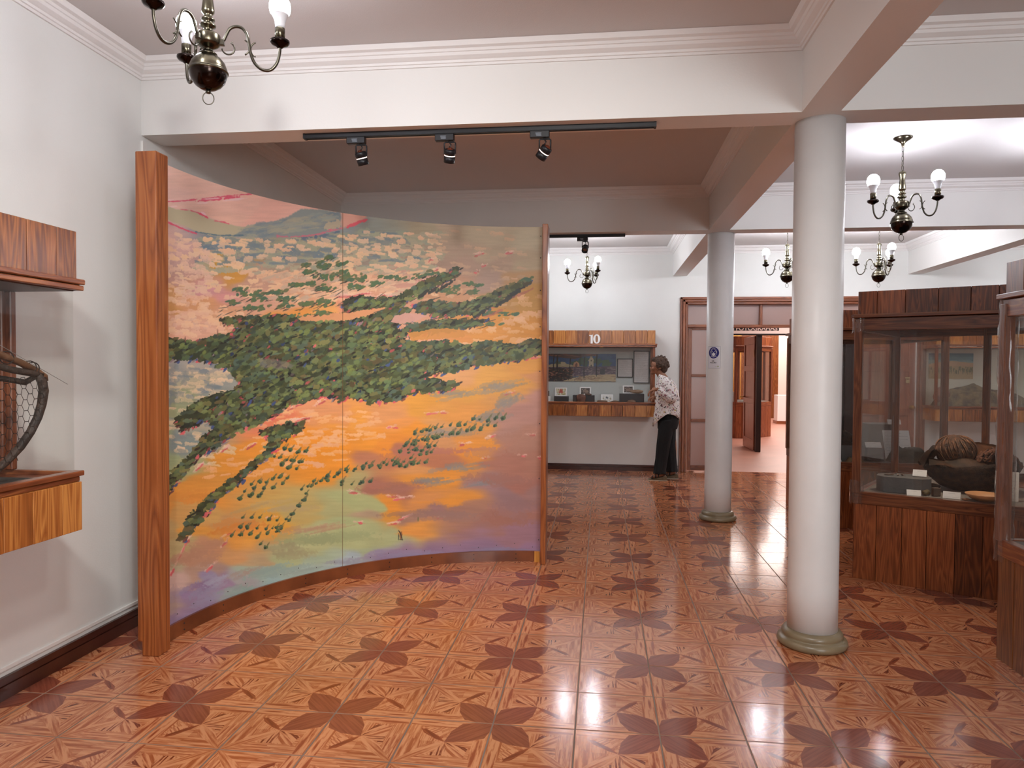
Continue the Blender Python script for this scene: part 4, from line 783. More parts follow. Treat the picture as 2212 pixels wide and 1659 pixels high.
# ---------------------------------------------------------------- track lights
def track(x0,x1,y,lab):
    t=thing('light_track',lab,'light track',((x0+x1)/2,y,BH)); h=(x1-x0)/2
    MB().box(-h,h,-.018,.018,-.024,0).box(-h,h,-.014,-.006,-.026,-.023).box(-h,h,.006,.014,-.026,-.023).build('rail_body',M_black,t); B(-h-.012,-h,-.02,.02,-.027,0,'end_cap',M_black,t); B(h,h+.012,-.02,.02,-.027,0,'end_cap',M_black,t)
track(-1.632,.262,3.85,'long black light track under the nearest cross beam'); track(-1.2,.205,7.0,'shorter black light track under the second cross beam')
M_hot=emit('lamp_glow','ffd9c8',4); M_dich=flat('dichroic_back','8a4a38',.25,.6)
def spot(x,y,aim,lab,lit=True,grp='black spotlights clipped to the ceiling tracks'):
    s=thing('spotlight',lab,'spotlight',(x,y,BH-.026),0,grp)
    B(-.052,.052,-.017,.017,-.036,0,'adapter_box',M_black,s,bev=.003)
    mb=MB(); 
    for q in range(5): mb.box(-.022+.001*q,.010-.002*(q%2),-.0178,-.0171,-.0125-q*.0038,-.0112-q*.0038)
    mb.build('rating_print',flat('pale_print','9aa4b0',.6),s)
    br=MB(); br.tube([(.028,0,-.036),(.028,0,-.044)],.005,8); br.tube([(-.002,0,-.105),(-.002,0,-.047),(.004,0,-.042),(.052,0,-.042),(.058,0,-.047),(.058,0,-.105)],.0042,6); br.build('bracket',M_black,s)
    MB().tube([(.02,.0,-.036),(.034,.004,-.055),(.024,.0,-.07)],.0035,6).build('cable',M_black,s)
    d=Vector(aim)-Vector((x+.028,y,BH-.13)); q=d.to_track_quat('-Z','Y')
    hd=MB(); hd.lathe([(.026,-.046),(.030,-.046),(.0305,-.012),(.0285,-.012),(.0285,-.004),(.0305,-.004),(.0305,.018),(.027,.024),(.022,.026),(.020,.022)],28,cap=False); hd.lathe([(.0262,-.045),(.024,-.012),(.018,.012),(0,.018)],24,cap=False)
    o=hd.build('lamp_head',M_black,s,(.028,0,-.104),norm=False); o.rotation_mode='QUATERNION'; o.rotation_quaternion=q
    g=MB().lathe([(0,-.030),(.0235,-.030)],20,cap=False).lathe([(.0289,-.0105),(.0289,-.0065)],24,cap=False); 
    g=g.build('glowing_slot' if lit else 'reflector',M_hot if lit else flat('grey_reflector','8a8c90',.2,.9),o)
    MB().lathe([(0,.034),(.008,.033),(.016,.026),(.0205,.0215)],16).build('reflector_back',M_dich,o)
    if lit:
        l=lamp('spot_lamp','SPOT',(0,0,-.034),SPOTW,(1,.86,.74),.02,ang=math.radians(100),blend=1.0); l.parent=o
SPOTW=33
spot(-1.345,3.85,(-.95,4.7,.6),'lit spotlight on the near track, leftmost of its three'); spot(-.85,3.85,(-1.25,4.95,.5),'lit spotlight in the middle of the near track'); spot(-.335,3.85,(-1.75,4.8,.9),'lit spotlight tilted left, nearest the right end of the near track')
spot(-.19,7.0,(-.4,5.2,.9),'unlit spotlight on the farther track above case 10',False)
# ---------------------------------------------------------------- showcases
def planks(par,P0,dirv,nrm,length,z0,z1,mat,wmin=.10,wmax=.17,th=.018,seed=1,rec=.0015,widths=None):
    """vertical boards, one object each, between P0 and P0+dir*length"""
    R=random.Random(seed); t=0; ang=math.atan2(dirv[1],dirv[0]); i=0
    while t<length-.001:
        w_=(widths[i%len(widths)] if widths else R.uniform(wmin,wmax)); w_=min(w_,length-t); 
        if length-t-w_<.04: w_=length-t
        off=R.uniform(0,.0025); q=(nrm[0]*off,nrm[1]*off)
        mb=MB(); mb.box(-w_/2+rec,w_/2-rec,-th,0,z0-z0,z1-z0,bev=.0015)
        o=mb.build('plank',mat,par,(P0[0]+dirv[0]*(t+w_/2)+q[0],P0[1]+dirv[1]*(t+w_/2)+q[1],z0),(0,0,ang)); t+=w_; i+=1
def bar_between(par,A,Bp,z0,z1,out,inn,name,mat,bevel=.003,ext=0):
    """horizontal rail along A->B in plan; out/inn: how far it reaches outside/inside of the line (outside is to the right of A->B)"""
    A=Vector(A);Bp=Vector(Bp); d=Bp-A; L=d.length; ang=math.atan2(d.y,d.x); c=(A+Bp)/2
    return B(-L/2-ext,L/2+ext,-out,inn,0,z1-z0,name,mat,par,bev=bevel,loc=(c.x,c.y,z0),rot=(0,0,ang))
def poly_case(name,label,V,open_sides=(),zsill=.605,ztop=1.80,zf=1.985,mats=None,seed=1,wf=None,mat_low=None,mat_up=None,center=None,posts=True,fasc=True,wrap=False,widths=None):
    """floor showcase on plan V (clockwise seen from above so outside is left)"""
    cx=sum(v[0] for v in V)/len(V); cy=sum(v[1] for v in V)/len(V); c=thing(name,label,'display case',(cx,cy,0)); P=[(v[0]-cx,v[1]-cy) for v in V]; n=len(P)
    mat_low=mat_low or W_dark; mat_up=mat_up or W_dark
    ins=[(p[0]*.94,p[1]*.94) for p in P]
    MB().prism(ins,.0,zsill-.05).build('carcass',flat('case_inner_board','3a2418',.6),c)
    MB().prism([(p[0]*.985,p[1]*.985) for p in P],zsill-.03,zsill-.005).build('display_floor',flat('grey_display_cloth','6c6660',.8,bump=.3,bs=25),c)
    MB().prism([(p[0]*.985,p[1]*.985) for p in P],ztop-.012,ztop).build('case_roof',flat('case_roof_board','4a3028',.5),c)
    for i in range(n):
        a,b_=P[i],P[(i+1)%n]; d=Vector(b_)-Vector(a); L_=d.length; d.normalize(); nr=(d.y,-d.x)
        if (nr[0]*(a[0]+b_[0])/2+nr[1]*(a[1]+b_[1])/2)<0: nr=(-nr[0],-nr[1])
        A,Bq=(a,b_) if (d.y*( (a[0]+b_[0])/2)-d.x*((a[1]+b_[1])/2))>0 else (b_,a)
        dv=(Vector(Bq)-Vector(A)).normalized()
        if i in open_sides: continue
        sh=(nr[0]*-.012,nr[1]*-.012)
        A2=(A[0]+sh[0],A[1]+sh[1]); B2=(Bq[0]+sh[0],Bq[1]+sh[1])
        # boards: local -y of a plank faces outwards
        planks(c,(A2[0]+nr[0]*.0,A2[1]),(dv.x,dv.y),nr,L_,0,zsill-.085,mat_low,seed=seed*7+i,widths=widths)
        if fasc: planks(c,(A2[0]-nr[0]*.01,A2[1]-nr[1]*.01),(dv.x,dv.y),nr,L_,ztop+.028,zf,mat_up,seed=seed*13+i,widths=wf or widths)
        bar_between(c,A,Bq,zsill-.085,zsill,.012,.035,'sill_rail',W_darkX if mat_low is W_dark else W_pineX)
        bar_between(c,A,Bq,ztop-.085,ztop,.010,.03,'top_rail',W_darkX if mat_low is W_dark else W_pineX)
        bar_between(c,A,Bq,ztop+.003,ztop+.028,.034,.02,'cornice_rail',W_darkX if mat_low is W_dark else W_pineX,ext=.02)
        m_=.004; bar_between(c,A,Bq,zsill,ztop-.085,-.012,.018,'glass_pane',G_pane,bevel=0)
    if fasc: MB().prism([(p[0]*.955,p[1]*.955) for p in P],ztop+.02,zf-.003).build('fascia_backing',flat('dark_backing','2c1a12',.7),c)
    if posts:
        for p in P:
            q=(p[0]*.985,p[1]*.985); a=math.atan2(P[1][1]-P[0][1],P[1][0]-P[0][0])
            MB().box(-.026,.026,-.026,.026,zsill-.01,ztop-.02,bev=.004).build('corner_post',W_door if mat_low is not W_dark else wood('dark_corner_post','42200f','68391f','8a5636','Z',.32,per=.3),c,(q[0],q[1],0),(0,0,a))
    return c,(cx,cy)
V1=[(1.757,5.244),(2.66,4.75),(3.15,5.35),(2.95,5.95),(2.42,6.31)]
c1,o1=poly_case('floor_showcase','large dark-stained floor showcase right of the nearest column, skewed to the tiles',V1,seed=3,widths=[.14,.155,.145,.16,.15],wf=[.12,.17,.19,.18,.15])
c2,o2=poly_case('floor_showcase','dark showcase cut off by the right edge, wrapped in clear film',[(2.0,3.88),(2.95,3.88),(2.95,2.35),(2.0,2.35)],seed=5,mat_low=wood('golden_stained_plank','5a3018','84502a','a4703c','Z',.32,per=.4),mat_up=W_dark)
c3,o3=poly_case('floor_showcase','dark showcase half hidden between the nearest column and the large showcase',[(2.0,6.86),(3.06,6.86),(3.06,8.05),(2.0,8.05)],seed=8)
# clear wrapping film on the showcase corners
M_film=glass('clear_wrapping_film',(.90,.90,.90),2.2,.05)
def film(par,x,y,z0,z1,r=.042,seed=1):
    R=random.Random(seed); n=16; rows=[]; m=int((z1-z0)/.05)+2
    for k in range(m):
        z=z0+(z1-z0)*k/(m-1); rows.append([(x+(r+R.uniform(-.005,.006))*math.cos(2*PI*q/n),y+(r+R.uniform(-.005,.006))*math.sin(2*PI*q/n),z+R.uniform(-.01,.01)) for q in range(n)])
    MB().rings(rows,cap=False).build('wrapping_film',M_film,par,norm=False)
def case_lamp(par,x,y,z,e):
    MB().lathe([(.02,0),(.028,-.004),(.028,-.03),(.022,-.032),(.022,-.012),(0,-.010)],18).build('case_lamp',M_black,par,(x,y,z),norm=False)
    l=lamp('case_light','SPOT',(0,0,-.03),e,(1,.80,.60),.02,ang=math.radians(120),blend=.9); l.parent=par; l.location=(x,y,z-.034)
film(c2,2.0-o2[0]+.012,3.88-o2[1]-.012,.50,1.80); film(c1,1.757-o1[0]+.012,5.244-o1[1],.52,.68,.044,4); film(c1,1.757-o1[0]+.012,5.244-o1[1],1.70,1.80,.044,6)
def wall_case(label,x0,x1,yf,yw,z,axis='X',seed=1,cat='display case',end_post=(True,True),sides=(False,False),widths=None,back=None,trim=.035):
    """wall showcase in local axes: x along the wall, front at -y; z=(bottom, sill, glass top, fascia bottom, fascia top)"""
    zb,zs,zg,zfb,zft=z; L_=x1-x0; D=abs(yw-yf)
    if axis=='X': c=thing('wall_showcase',label,cat,((x0+x1)/2,yw,zb)); 
    else: c=thing('wall_showcase',label,cat,(yw,(x0+x1)/2,zb),PI/2)
    h=L_/2; f=-D
    planks(c,(-h,f),(1,0),(0,-1),L_,0,zs-zb-.045,W_pine,seed=seed,widths=widths)
    planks(c,(-h,f+.015),(1,0),(0,-1),L_,zfb-zb+.0,zft-zb,W_pine,seed=seed+40,widths=widths)
    for sx in (-1,1):
        B(min(sx*h,sx*(h-.018)),max(sx*h,sx*(h-.018)),f+.004,-.002,0,zs-zb-.045,'side_board',W_pine,c); B(min(sx*(h-.004),sx*(h-.022)),max(sx*(h-.004),sx*(h-.022)),f+.02,-.002,zfb-zb,zft-zb,'side_board',W_pine,c)
    B(-h+.02,h-.02,f+.02,-.002,.0,.012,'bottom_board',W_pineX,c)
    B(-h+.004,h-.004,f+.01,-.002,zs-zb-.045,zs-zb-.02,'display_floor',W_pineX,c)
    B(-h+.004,h-.004,f+.01,-.002,zfb-zb-.05,zfb-zb-.04,'case_roof',flat('case_roof_board','4a3028',.5),c)
    B(-h+.01,h-.01,f+.019,f+.03,.02,zs-zb-.05,'plank_backing',flat('dark_backing','2c1a12',.7),c); B(-h+.01,h-.01,f+.034,f+.045,zfb-zb+.01,zft-zb-.01,'plank_backing',flat('dark_backing','2c1a12',.7),c)
    for zz,o_ in ((zs-zb-.045,.006),(zs-zb-.022,.018)): B(-h-o_,h+o_,f-o_,f+.03,zz,zz+.021,'sill_rail',W_pineX,c,bev=.003)
    B(-h-.02,h+.02,f-.02,f+.03,zfb-zb-.046,zfb-zb-.026,'top_rail',W_pineX,c,bev=.003); B(-h-.024,h+.024,f-.024,f+.03,zfb-zb-.022,zfb-zb,'top_rail',W_pineX,c,bev=.004)
    for sx,s_ in ((-1,0),(1,1)):
        for zz,e in ((zs-zb-.024,.012),(zfb-zb-.046,.02)): B(min(sx*(h+e),sx*(h-.02)),max(sx*(h+e),sx*(h-.02)),f,-.002,zz,zz+.046 if s_>=0 and zz>zs-zb else zz+.022,'side_rail',W_pineY,c,bev=.002)
        if end_post[s_]: B(sx*h-.032 if sx>0 else -h,sx*h if sx>0 else -h+.032,f+.006,f+.04,zs-zb,zfb-zb-.046,'corner_post',W_door,c,bev=.003)
        B(sx*h-.04 if sx>0 else -h+.004,sx*h-.004 if sx>0 else -h+.04,-.03,-.002,zs-zb,zfb-zb-.05,'wall_post',W_door,c,bev=.002)
        B(sx*(h-.006)-.003,sx*(h-.006)+.003,f+.012,-.03,zs-zb,zfb-zb-.045,'side_glass',G_clear,c)
    B(-h+.012,h-.012,f+.008,f+.014,zs-zb,zfb-zb-.045,'front_glass',G_clear if back is None else G_pane,c)
    if back: B(-h+.005,h-.005,-.012,-.002,zs-zb,zfb-zb-.05,'back_board',back,c)
    return c
ZC=(.79,.985,1.765,1.775,1.955)
M_back=flat('pale_grey_back','c6ccca',.6); M_back2=flat('cream_back_board','d8ccb8',.6)
k10=wall_case('pine wall showcase numbered 10 on the back wall, the visitor before it',-1.75,.722,9.86,10.26,ZC,seed=21,widths=[.155,.16,.158],back=M_back,end_post=(False,True))
num=MB(); num.prism([(-.115,-.005),(-.075,-.005),(-.075,.178),(-.105,.168),(-.14,.172),(-.14,.150),(-.115,.152)],0,.01)
A_=[2*PI*k/40 for k in range(40)]
def ringmesh(mb,cx,cy,ax,ay,bx,by,d):
    O=[mb.b.verts.new((cx+ax*math.cos(t),cy+ay*math.sin(t),d)) for t in A_]; I=[mb.b.verts.new((cx+bx*math.cos(t),cy+by*(abs(math.sin(t))**.8)*(1 if math.sin(t)>0 else -1),d)) for t in A_]
    O2=[mb.b.verts.new((v.co.x,v.co.y,0)) for v in O]; I2=[mb.b.verts.new((v.co.x,v.co.y,0)) for v in I]
    for k in range(40):
        k2=(k+1)%40
        for q in ((O[k],O[k2],I[k2],I[k]),(O2[k],O2[k2],O[k2],O[k]),(I[k],I[k2],I2[k2],I2[k])): mb.b.faces.new(q)
ringmesh(num,0,.088,.066,.095,.024,.072,.01)
nn_=num.build('numerals',flat('white_numeral','f0efec',.4),k10,((-.062)-(-.514)-.0,-.40-.006,.99),(PI/2,0,0)); nn_.scale=(.72,.66,1)
kl=wall_case('pine wall showcase on the left wall holding a branch and wire-mesh frame',1.25,2.735,-2.15,-2.56,(.765,1.01,1.79,1.80,1.995),axis='Y',seed=31,end_post=(False,False),widths=[.135,.15,.12,.14])
kr=wall_case('pine wall showcase at the right of the back wall with a mountain picture',4.27,6.6,9.86,10.26,ZC,seed=52,widths=[.17,.15,.16],back=M_back2)

case_lamp(c1,2.42-o1[0],5.35-o1[1],1.788,30); case_lamp(kr,-.55,-.2,.985,7); case_lamp(c3,.1,-.1,1.788,3)
B(.7425-.036,.7425-.006,-.142,-.002,.245,.985,'wall_post',W_door,kl,bev=.004); B(.7425-.052,.7425-.030,-.115,-.08,.245,.985,'wall_post',W_door,kl,bev=.004)
# ---------------------------------------------------------------- added ceiling track, unseen behind the camera, fill light for panel and left wall
t=thing('light_track','black gallery light track on the ceiling behind the camera, three wide lamps','light track',(-.3,.75,HC)); B(-.9,.9,-.018,.018,-.024,0,'rail_body',M_black,t)
for x_,aim in ((-1.05,(-2.3,2.7,-.2)),(-.3,(-1.3,4.6,.5)),(.45,(-.2,4.2,0))):
    s=thing('spotlight',['left gallery spotlight behind the camera, aimed at the left wall','middle gallery spotlight behind the camera, aimed at the painted panel','right gallery spotlight behind the camera, aimed at the open floor'][int((x_+1.05)/.75+.01)],'spotlight',(x_,.75,HC-.026),0,'spotlights behind the camera'); B(-.05,.05,-.017,.017,-.036,0,'adapter_box',M_black,s)
    d=Vector(aim)-Vector((x_,.75,HC-.13)); q=d.to_track_quat('-Z','Y'); hd=MB().lathe([(.03,-.05),(.04,-.05),(.04,.02),(.03,.03),(0,.03)],20,cap=False).build('lamp_head',M_black,s,(0,0,-.10),norm=False); hd.rotation_mode='QUATERNION'; hd.rotation_quaternion=q
    l=lamp('gallery_lamp','SPOT',(0,0,-.055),FILLW*[1.15,.95,.55][int((x_+1.05)/.75+.01)],(1,.97,.94),.10,ang=math.radians(105),blend=1.0); l.parent=hd
# ---------------------------------------------------------------- notice on the far column
def strokes_img(w,h,sc_,bg,fn,seed=3):
    c=Canvas(0,0,w,h,sc_,bg,seed); fn(c,c.r); return c.a
def f_mask(c,R):
    def disc(x,y,r,col): c.dab(x,y,r,r,0,col,1,0)
    def ring(x,y,rx,ry,a0,a1,wd,col,n=26):
        P=[(x+rx*math.cos(a0+(a1-a0)*k/n),y-ry*math.sin(a0+(a1-a0)*k/n)) for k in range(n+1)]; c.line(P,wd,col,1,0)
    c.line([(1,1),(131,1),(131,209),(1,209),(1,1)],.9,'6c6c72',1,0)
    disc(66,62,53,'14146e'); W_='e8e8ee'
    ring(66,52,29,34,-.15,PI+.15,1.4,W_); ring(66,52,21,24,.15,PI-.15,1.2,W_); ring(66,62,30,36,PI+.2,2*PI-.2,1.2,W_)
    ring(38,56,5,9,0,2*PI,1.1,W_,12); ring(94,56,5,9,0,2*PI,1.1,W_,12)
    for x in (55,78): ring(x,49,5,3,0,2*PI,1,W_,10)
    c.poly([(66,56),(76,64),(84,76),(78,88),(66,94),(54,88),(48,76),(56,64)],W_,1,0); c.line([(48,72),(36,60)],1,W_,1,0); c.line([(84,72),(96,60)],1,W_,1,0)
    ring(66,86,26,18,PI+.4,2*PI-.4,1.2,W_); c.line([(44,92),(34,100)],1.1,W_,1,0); c.line([(88,92),(98,100)],1.1,W_,1,0)
    glyph={'U':[[(0,0),(0,9),(3,12),(6,9),(6,0)]],'S':[[(6,1),(3,0),(0,2),(1,5),(5,7),(6,10),(3,12),(0,11)]],'E':[[(6,0),(0,0),(0,12),(6,12)],[(0,6),(5,6)]],'M':[[(0,12),(0,0),(4,7),(8,0),(8,12)]],'A':[[(0,12),(3.5,0),(7,12)],[(1,8),(6,8)]],'C':[[(6,2),(3,0),(0,3),(0,9),(3,12),(6,10)]],'R':[[(0,12),(0,0),(5,0),(6,3),(5,6),(0,6)],[(3,6),(6,12)]]}
    def word(t,x,y,k):
        for ch_ in t:
            for P in glyph[ch_]: c.line([(x+a*k,y+b_*k) for a,b_ in P],1.15*k,'26262e',1,0)
            x+=(11 if ch_=='M' else 9)*k
    word('USE',50,133,.95); word('MASCARA',30,149,1.0); c.line([(52.5,146.5),(54.5,143.5)],.8,'26262e',1,0)
    c.dab(110,192,9,6,0,'b8c4a4',.9,.3); c.line([(104,185),(116,187)],1.4,'50604c',1,.3); c.line([(82,194),(98,193)],1,'9a9aa0',1,.3)
nt=thing('notice','white notice with a blue face-mask disc reading USE MASCARA on the far column','notice',(1.125,7.09,1.449))
mb=MB(); u=mb.b.loops.layers.uv.new('UVMap'); n_=8; aw=.132/.127; a_c=math.atan2(6.96-7.09,1.033-1.125)
for k in range(n_):
    aa=[a_c-aw/2+aw*(k+q)/n_ for q in (0,1)]; r_=.1268
    V_=[mb.b.verts.new((r_*math.cos(aa[q]),r_*math.sin(aa[q]),z)) for q,z in ((0,0),(1,0),(1,.21),(0,.21))]; f=mb.b.faces.new(V_); f.smooth=True
    for l,t_ in zip(f.loops,((k/n_,0),((k+1)/n_,0),((k+1)/n_,1),(k/n_,1))): l[u].uv=t_
mb.build('printed_sheet',image_mat('mask_notice_print',strokes_img(132,210,3.2,'dcdce2',f_mask),rough=.25),nt,norm=False)
# ---------------------------------------------------------------- framed panels and pictures: flat print on real boards
def board(name,mat,w_,h_,par,loc=(0,0,0),rot=None,th=.004,edge=None):
    """upright board facing -y with the print on its face"""
    mb=MB(); mb.quad([(-w_/2,0,0),(w_/2,0,0),(w_/2,0,h_),(-w_/2,0,h_)])
    for q in ([(w_/2,0,0),(w_/2,th,0),(w_/2,th,h_),(w_/2,0,h_)],[(-w_/2,th,0),(-w_/2,0,0),(-w_/2,0,h_),(-w_/2,th,h_)],[(-w_/2,0,h_),(w_/2,0,h_),(w_/2,th,h_),(-w_/2,th,h_)],[(w_/2,th,0),(-w_/2,th,0),(-w_/2,th,h_),(w_/2,th,h_)],[(-w_/2,th,0),(w_/2,th,0),(w_/2,0,0),(-w_/2,0,0)]): mb.quad(q,mi=1)
    return mb.build(name,[mat,edge or flat('white_card_edge','e8e8e6',.6)],par,loc,rot,norm=False)
def f_text(lines,title=0,col='6a6664',w_=100,h_=100,m=8,th=.55):
    def f(c,R):
        for k in range(lines):
            y=m+4+(h_-2*m-6)*k/max(1,lines-1); x=m
            if k<title: x0,x1=w_*.3,w_*.7; c.line([(x0,y),(x1,y)],th*1.1,col,.8,.6); continue
            x1=w_-m if R.rand()<.8 else R.uniform(w_*.45,w_-m)
            while x<x1:
                l_=R.uniform(2,7); c.line([(x,y),(min(x+l_,x1),y)],th,col,.75,.5); x+=l_+1.3
    return f
Yb=10.243
def framed(label,x0,x1,z0,z1,lines,title):
    t=thing('framed_text',label,'text panel',((x0+x1)/2,Yb,z0)); w_=x1-x0; h_=z1-z0
    board('sheet',image_mat('text_'+label[:14],strokes_img(100,100*h_/w_,3,'c9c5c4',f_text(lines,title,h_=100*h_/w_)),rough=.4),w_-.02,h_-.02,t,(0,-.006,.01))
    mb=MB(); f=.011; mb.box(-w_/2,w_/2,-.012,0,0,f).box(-w_/2,w_/2,-.012,0,h_-f,h_).box(-w_/2,-w_/2+f,-.012,0,f,h_-f).box(w_/2-f,w_/2,-.012,0,f,h_-f); mb.build('frame',M_black,t)
framed('smaller black-framed text sheet beside the village picture',.225,.443,1.315,1.578,17,2); framed('tall black-framed text sheet at the right end of case 10',.452,.672,1.235,1.688,31,0)
def f_village(c,R):
    c.poly([(0,0),(190,0),(190,50),(0,50)],'2f5684',1,0); 
    for k in range(60): c.dab(R.uniform(0,190),R.uniform(0,42),14,5,.1,['2c5286','3a6592','44719a','2a4a7c'][R.randint(4)],.5,.4)
    c.poly([(120,45),(135,8),(150,12),(170,42),(190,44),(190,50),(120,50)],'3d6696',.6,2,3)
    c.poly([(0,30),(12,28),(30,32),(58,27),(88,33),(120,38),(120,44),(0,44)],'b4a888',1,1.5); c.dab(62,30,7,6,0,'c0b494',1,.2); c.dab(48,26,8,5,.1,'47604c',.9,.5); c.dab(92,28,12,9,0,'3c5c44',.9,.5); c.dab(112,24,14,12,0,'3c5a42',.9,.5); c.dab(146,22,10,10,0,'44624a',.9,.5); c.dab(168,27,13,10,0,'4a6a4c',.95,.5)
    c.poly([(124,44),(126,22),(124,21),(127,12),(131,8),(135,12),(138,21),(136,22),(138,44)],'c8bfa4',1,.4); c.dab(131,20,1.6,2.6,0,'4c4a48',1,.2); c.dab(131,35,1.6,3,0,'4c4a48',1,.2); c.dab(131,8,3,2.6,0,'b8ae94',1,.2)
    c.poly([(86,60),(88,32),(90,26),(96,22),(101,27),(103,34),(104,62)],'c89878',1,.6); c.dab(95,34,3,6,0,'7c5448',1,.3)
    c.poly([(0,40),(190,36),(190,64),(0,70)],'5c5060',1,1)
    for k in range(420): c.dab(R.uniform(0,190),R.uniform(40,64),R.uniform(2,4),R.uniform(.8,1.6),R.uniform(-.1,.1),['6e6070','8a7a80','54485c','9a8c8c','48404e'][R.randint(5)],.9,.4)
    c.poly([(152,60),(152,44),(164,43),(164,60)],'3a4248',1,.5)
    c.poly([(0,42),(88,42),(86,82),(0,82)],'221c20',.85,3)
    for k in range(170): c.dab(R.uniform(0,90),R.uniform(44,80),R.uniform(2,5),R.uniform(.7,1.6),R.uniform(-.6,.6),['6a4438','8a5a48','2a2a2c','3c4a44','1c1a1c','a4705c'][R.randint(6)],.9,.5)
    c.poly([(60,82),(90,70),(130,62),(190,60),(190,82)],'b8a584',1,2)
    for k in range(60): c.dab(R.uniform(75,190),R.uniform(64,80),R.uniform(3,8),R.uniform(.6,1.4),R.uniform(-.2,.2),['a89474','c4b494','8c7464','9a8468'][R.randint(4)],.8,.5)
    for x,y in ((110,72),(132,70),(100,78)): c.line([(x+9*math.cos(a),y+4*math.sin(a)) for a in np.linspace(0,2*PI,14)],.7,'7a5040',.9,.3)
    c.poly([(10,0),(150,0),(90,15),(40,9)],'5a3c34',.95,1.5)
    for k in range(80): x=R.uniform(12,140); c.dab(x,R.uniform(0,max(1,12-abs(x-85)*.14)),R.uniform(6,14),.7,-.1,['8a5444','3a2a28','a86a54','4c3430'][R.randint(4)],.9,.4)
    for x,y0,y1,w_ in ((17,0,42,1.6),(40,4,46,1.2),(49,4,50,1.8),(80,12,60,1.4),(114,10,72,1.1),(144,0,66,1.3)): c.line([(x+1,y0),(x-.6,(y0+y1)/2),(x,y1)],w_,'1c1a20',1,.3)
    for k in range(9): x=6+k*9; c.line([(x,60),(x-2,80)],.9,'1a1718',.9,.4)
pc=thing('picture','long painted village scene with a bell tower inside case 10','picture',(-.35,Yb,1.253)); board('print',image_mat('village_print',strokes_img(190,66*1.24,4,'44688c',f_village),rough=.35),1.11,.39,pc,(0,-.008,0),th=.006,edge=M_black)
def block(label,x0,x1,y0,y1,z0,z1,mat,cat='display block',name='display_block',grp=None):
    o=thing(name,label,cat,((x0+x1)/2,(y0+y1)/2,z0),0,grp); bev(MB().box(-(x1-x0)/2,(x1-x0)/2,-(y1-y0)/2,(y1-y0)/2,0,z1-z0).build('block',mat,o),.003); return o
M_blk=flat('charcoal_block','22242a',.5); ZS=.966
block('charcoal display block under the red patterned card in case 10',-.645,-.445,9.99,10.10,ZS,1.05,M_blk); block('charcoal block behind the broken stone tool in case 10',-.385,-.085,9.99,10.10,ZS,1.066,M_blk); block('tall charcoal block at the right end of case 10',.255,.588,9.97,10.10,ZS,1.094,M_blk)
block('small white box at the left edge of case 10',-.79,-.69,9.98,10.08,ZS,1.05,flat('white_block','f0eeee',.5)); block('small dark camera-like box on the white box in case 10',-.78,-.715,10.0,10.06,1.052,1.12,M_blk)
def f_red(c,R):
    for k in range(200): c.dab(R.uniform(3,77),R.uniform(3,57),R.uniform(2,6),R.uniform(1,3),R.uniform(-1,1),['8c8a4c','c8b878','5c6a3c','a09050','d8c890'][R.randint(5)],.9,.4)
    c.dab(40,26,16,13,0,'b04c40',1,.6); 
    for k in range(24): a=k*.8; c.dab(40+12*math.cos(a),26+10*math.sin(a),4,1.2,a,'d06a58',.9,.5)
    c.dab(40,44,4,5,0,'e0d0b0',1,.3)
def f_stone(c,R):
    c.poly([(0,0),(80,0),(80,60),(0,60)],'2c2422',1,0)
    for k in range(90): c.dab(R.uniform(5,75),R.uniform(4,56),R.uniform(3,10),R.uniform(1,4),R.uniform(-1,1),['5a4a44','8a7468','3a302c','c8b8a8','241e1c'][R.randint(5)],.8,.5)
    c.dab(44,30,18,12,.4,'8c7468',.9,.5)
def f_draw(c,R):
    for k in range(26): a=R.uniform(0,6.3); c.dab(R.uniform(12,68),R.uniform(12,48),R.uniform(2,5),.8,a,['4a4a50','8a8a84','b0a060'][R.randint(3)],.9,.5)
    c.dab(40,24,9,6,0,'50565c',.9,.6); c.dab(16,30,6,7,0,'a49c80',.8,.5); c.dab(62,30,6,7,0,'a49c80',.8,.5)
def card(label,x,y,z,w_,h_,fn,tilt=.12,yaw=0,border=.12,seed=4):
    t=thing('photo_card',label,'card',(x,y,z),0,None,rot=(-tilt,0,yaw))
    def f(c,R): fn(c,R); b_=border*80; [c.line(P,b_*.6,'f2f2f2',1,0) for P in ([(0,2),(80,2)],[(0,58),(80,58)],[(3,0),(3,60)],[(77,0),(77,60)])]
    board('print',image_mat('card_'+label[:18],strokes_img(80,60,3,'e8e8e4',f,seed),rough=.4),w_,h_,t,th=.005); B(-w_*.06,w_*.06,.004,.05,0,.006,'foot',flat('white_card_edge','e8e8e6',.6),t); return t
card('white-bordered card with a red and yellow woven pattern on a charcoal block',-.55,10.0,1.052,.165,.118,f_red,.1); card('white-bordered photo of a stone point, leaning behind the broken stone',-.215,10.05,1.068,.155,.112,f_stone,.15,-.06)
card('low white drawing card standing behind the flat stones',.085,10.02,ZS+.002,.165,.118,f_draw,.3); card('white-bordered dark photo on the tall charcoal block',.375,10.03,1.098,.15,.108,f_stone,.08,0,.12,9)
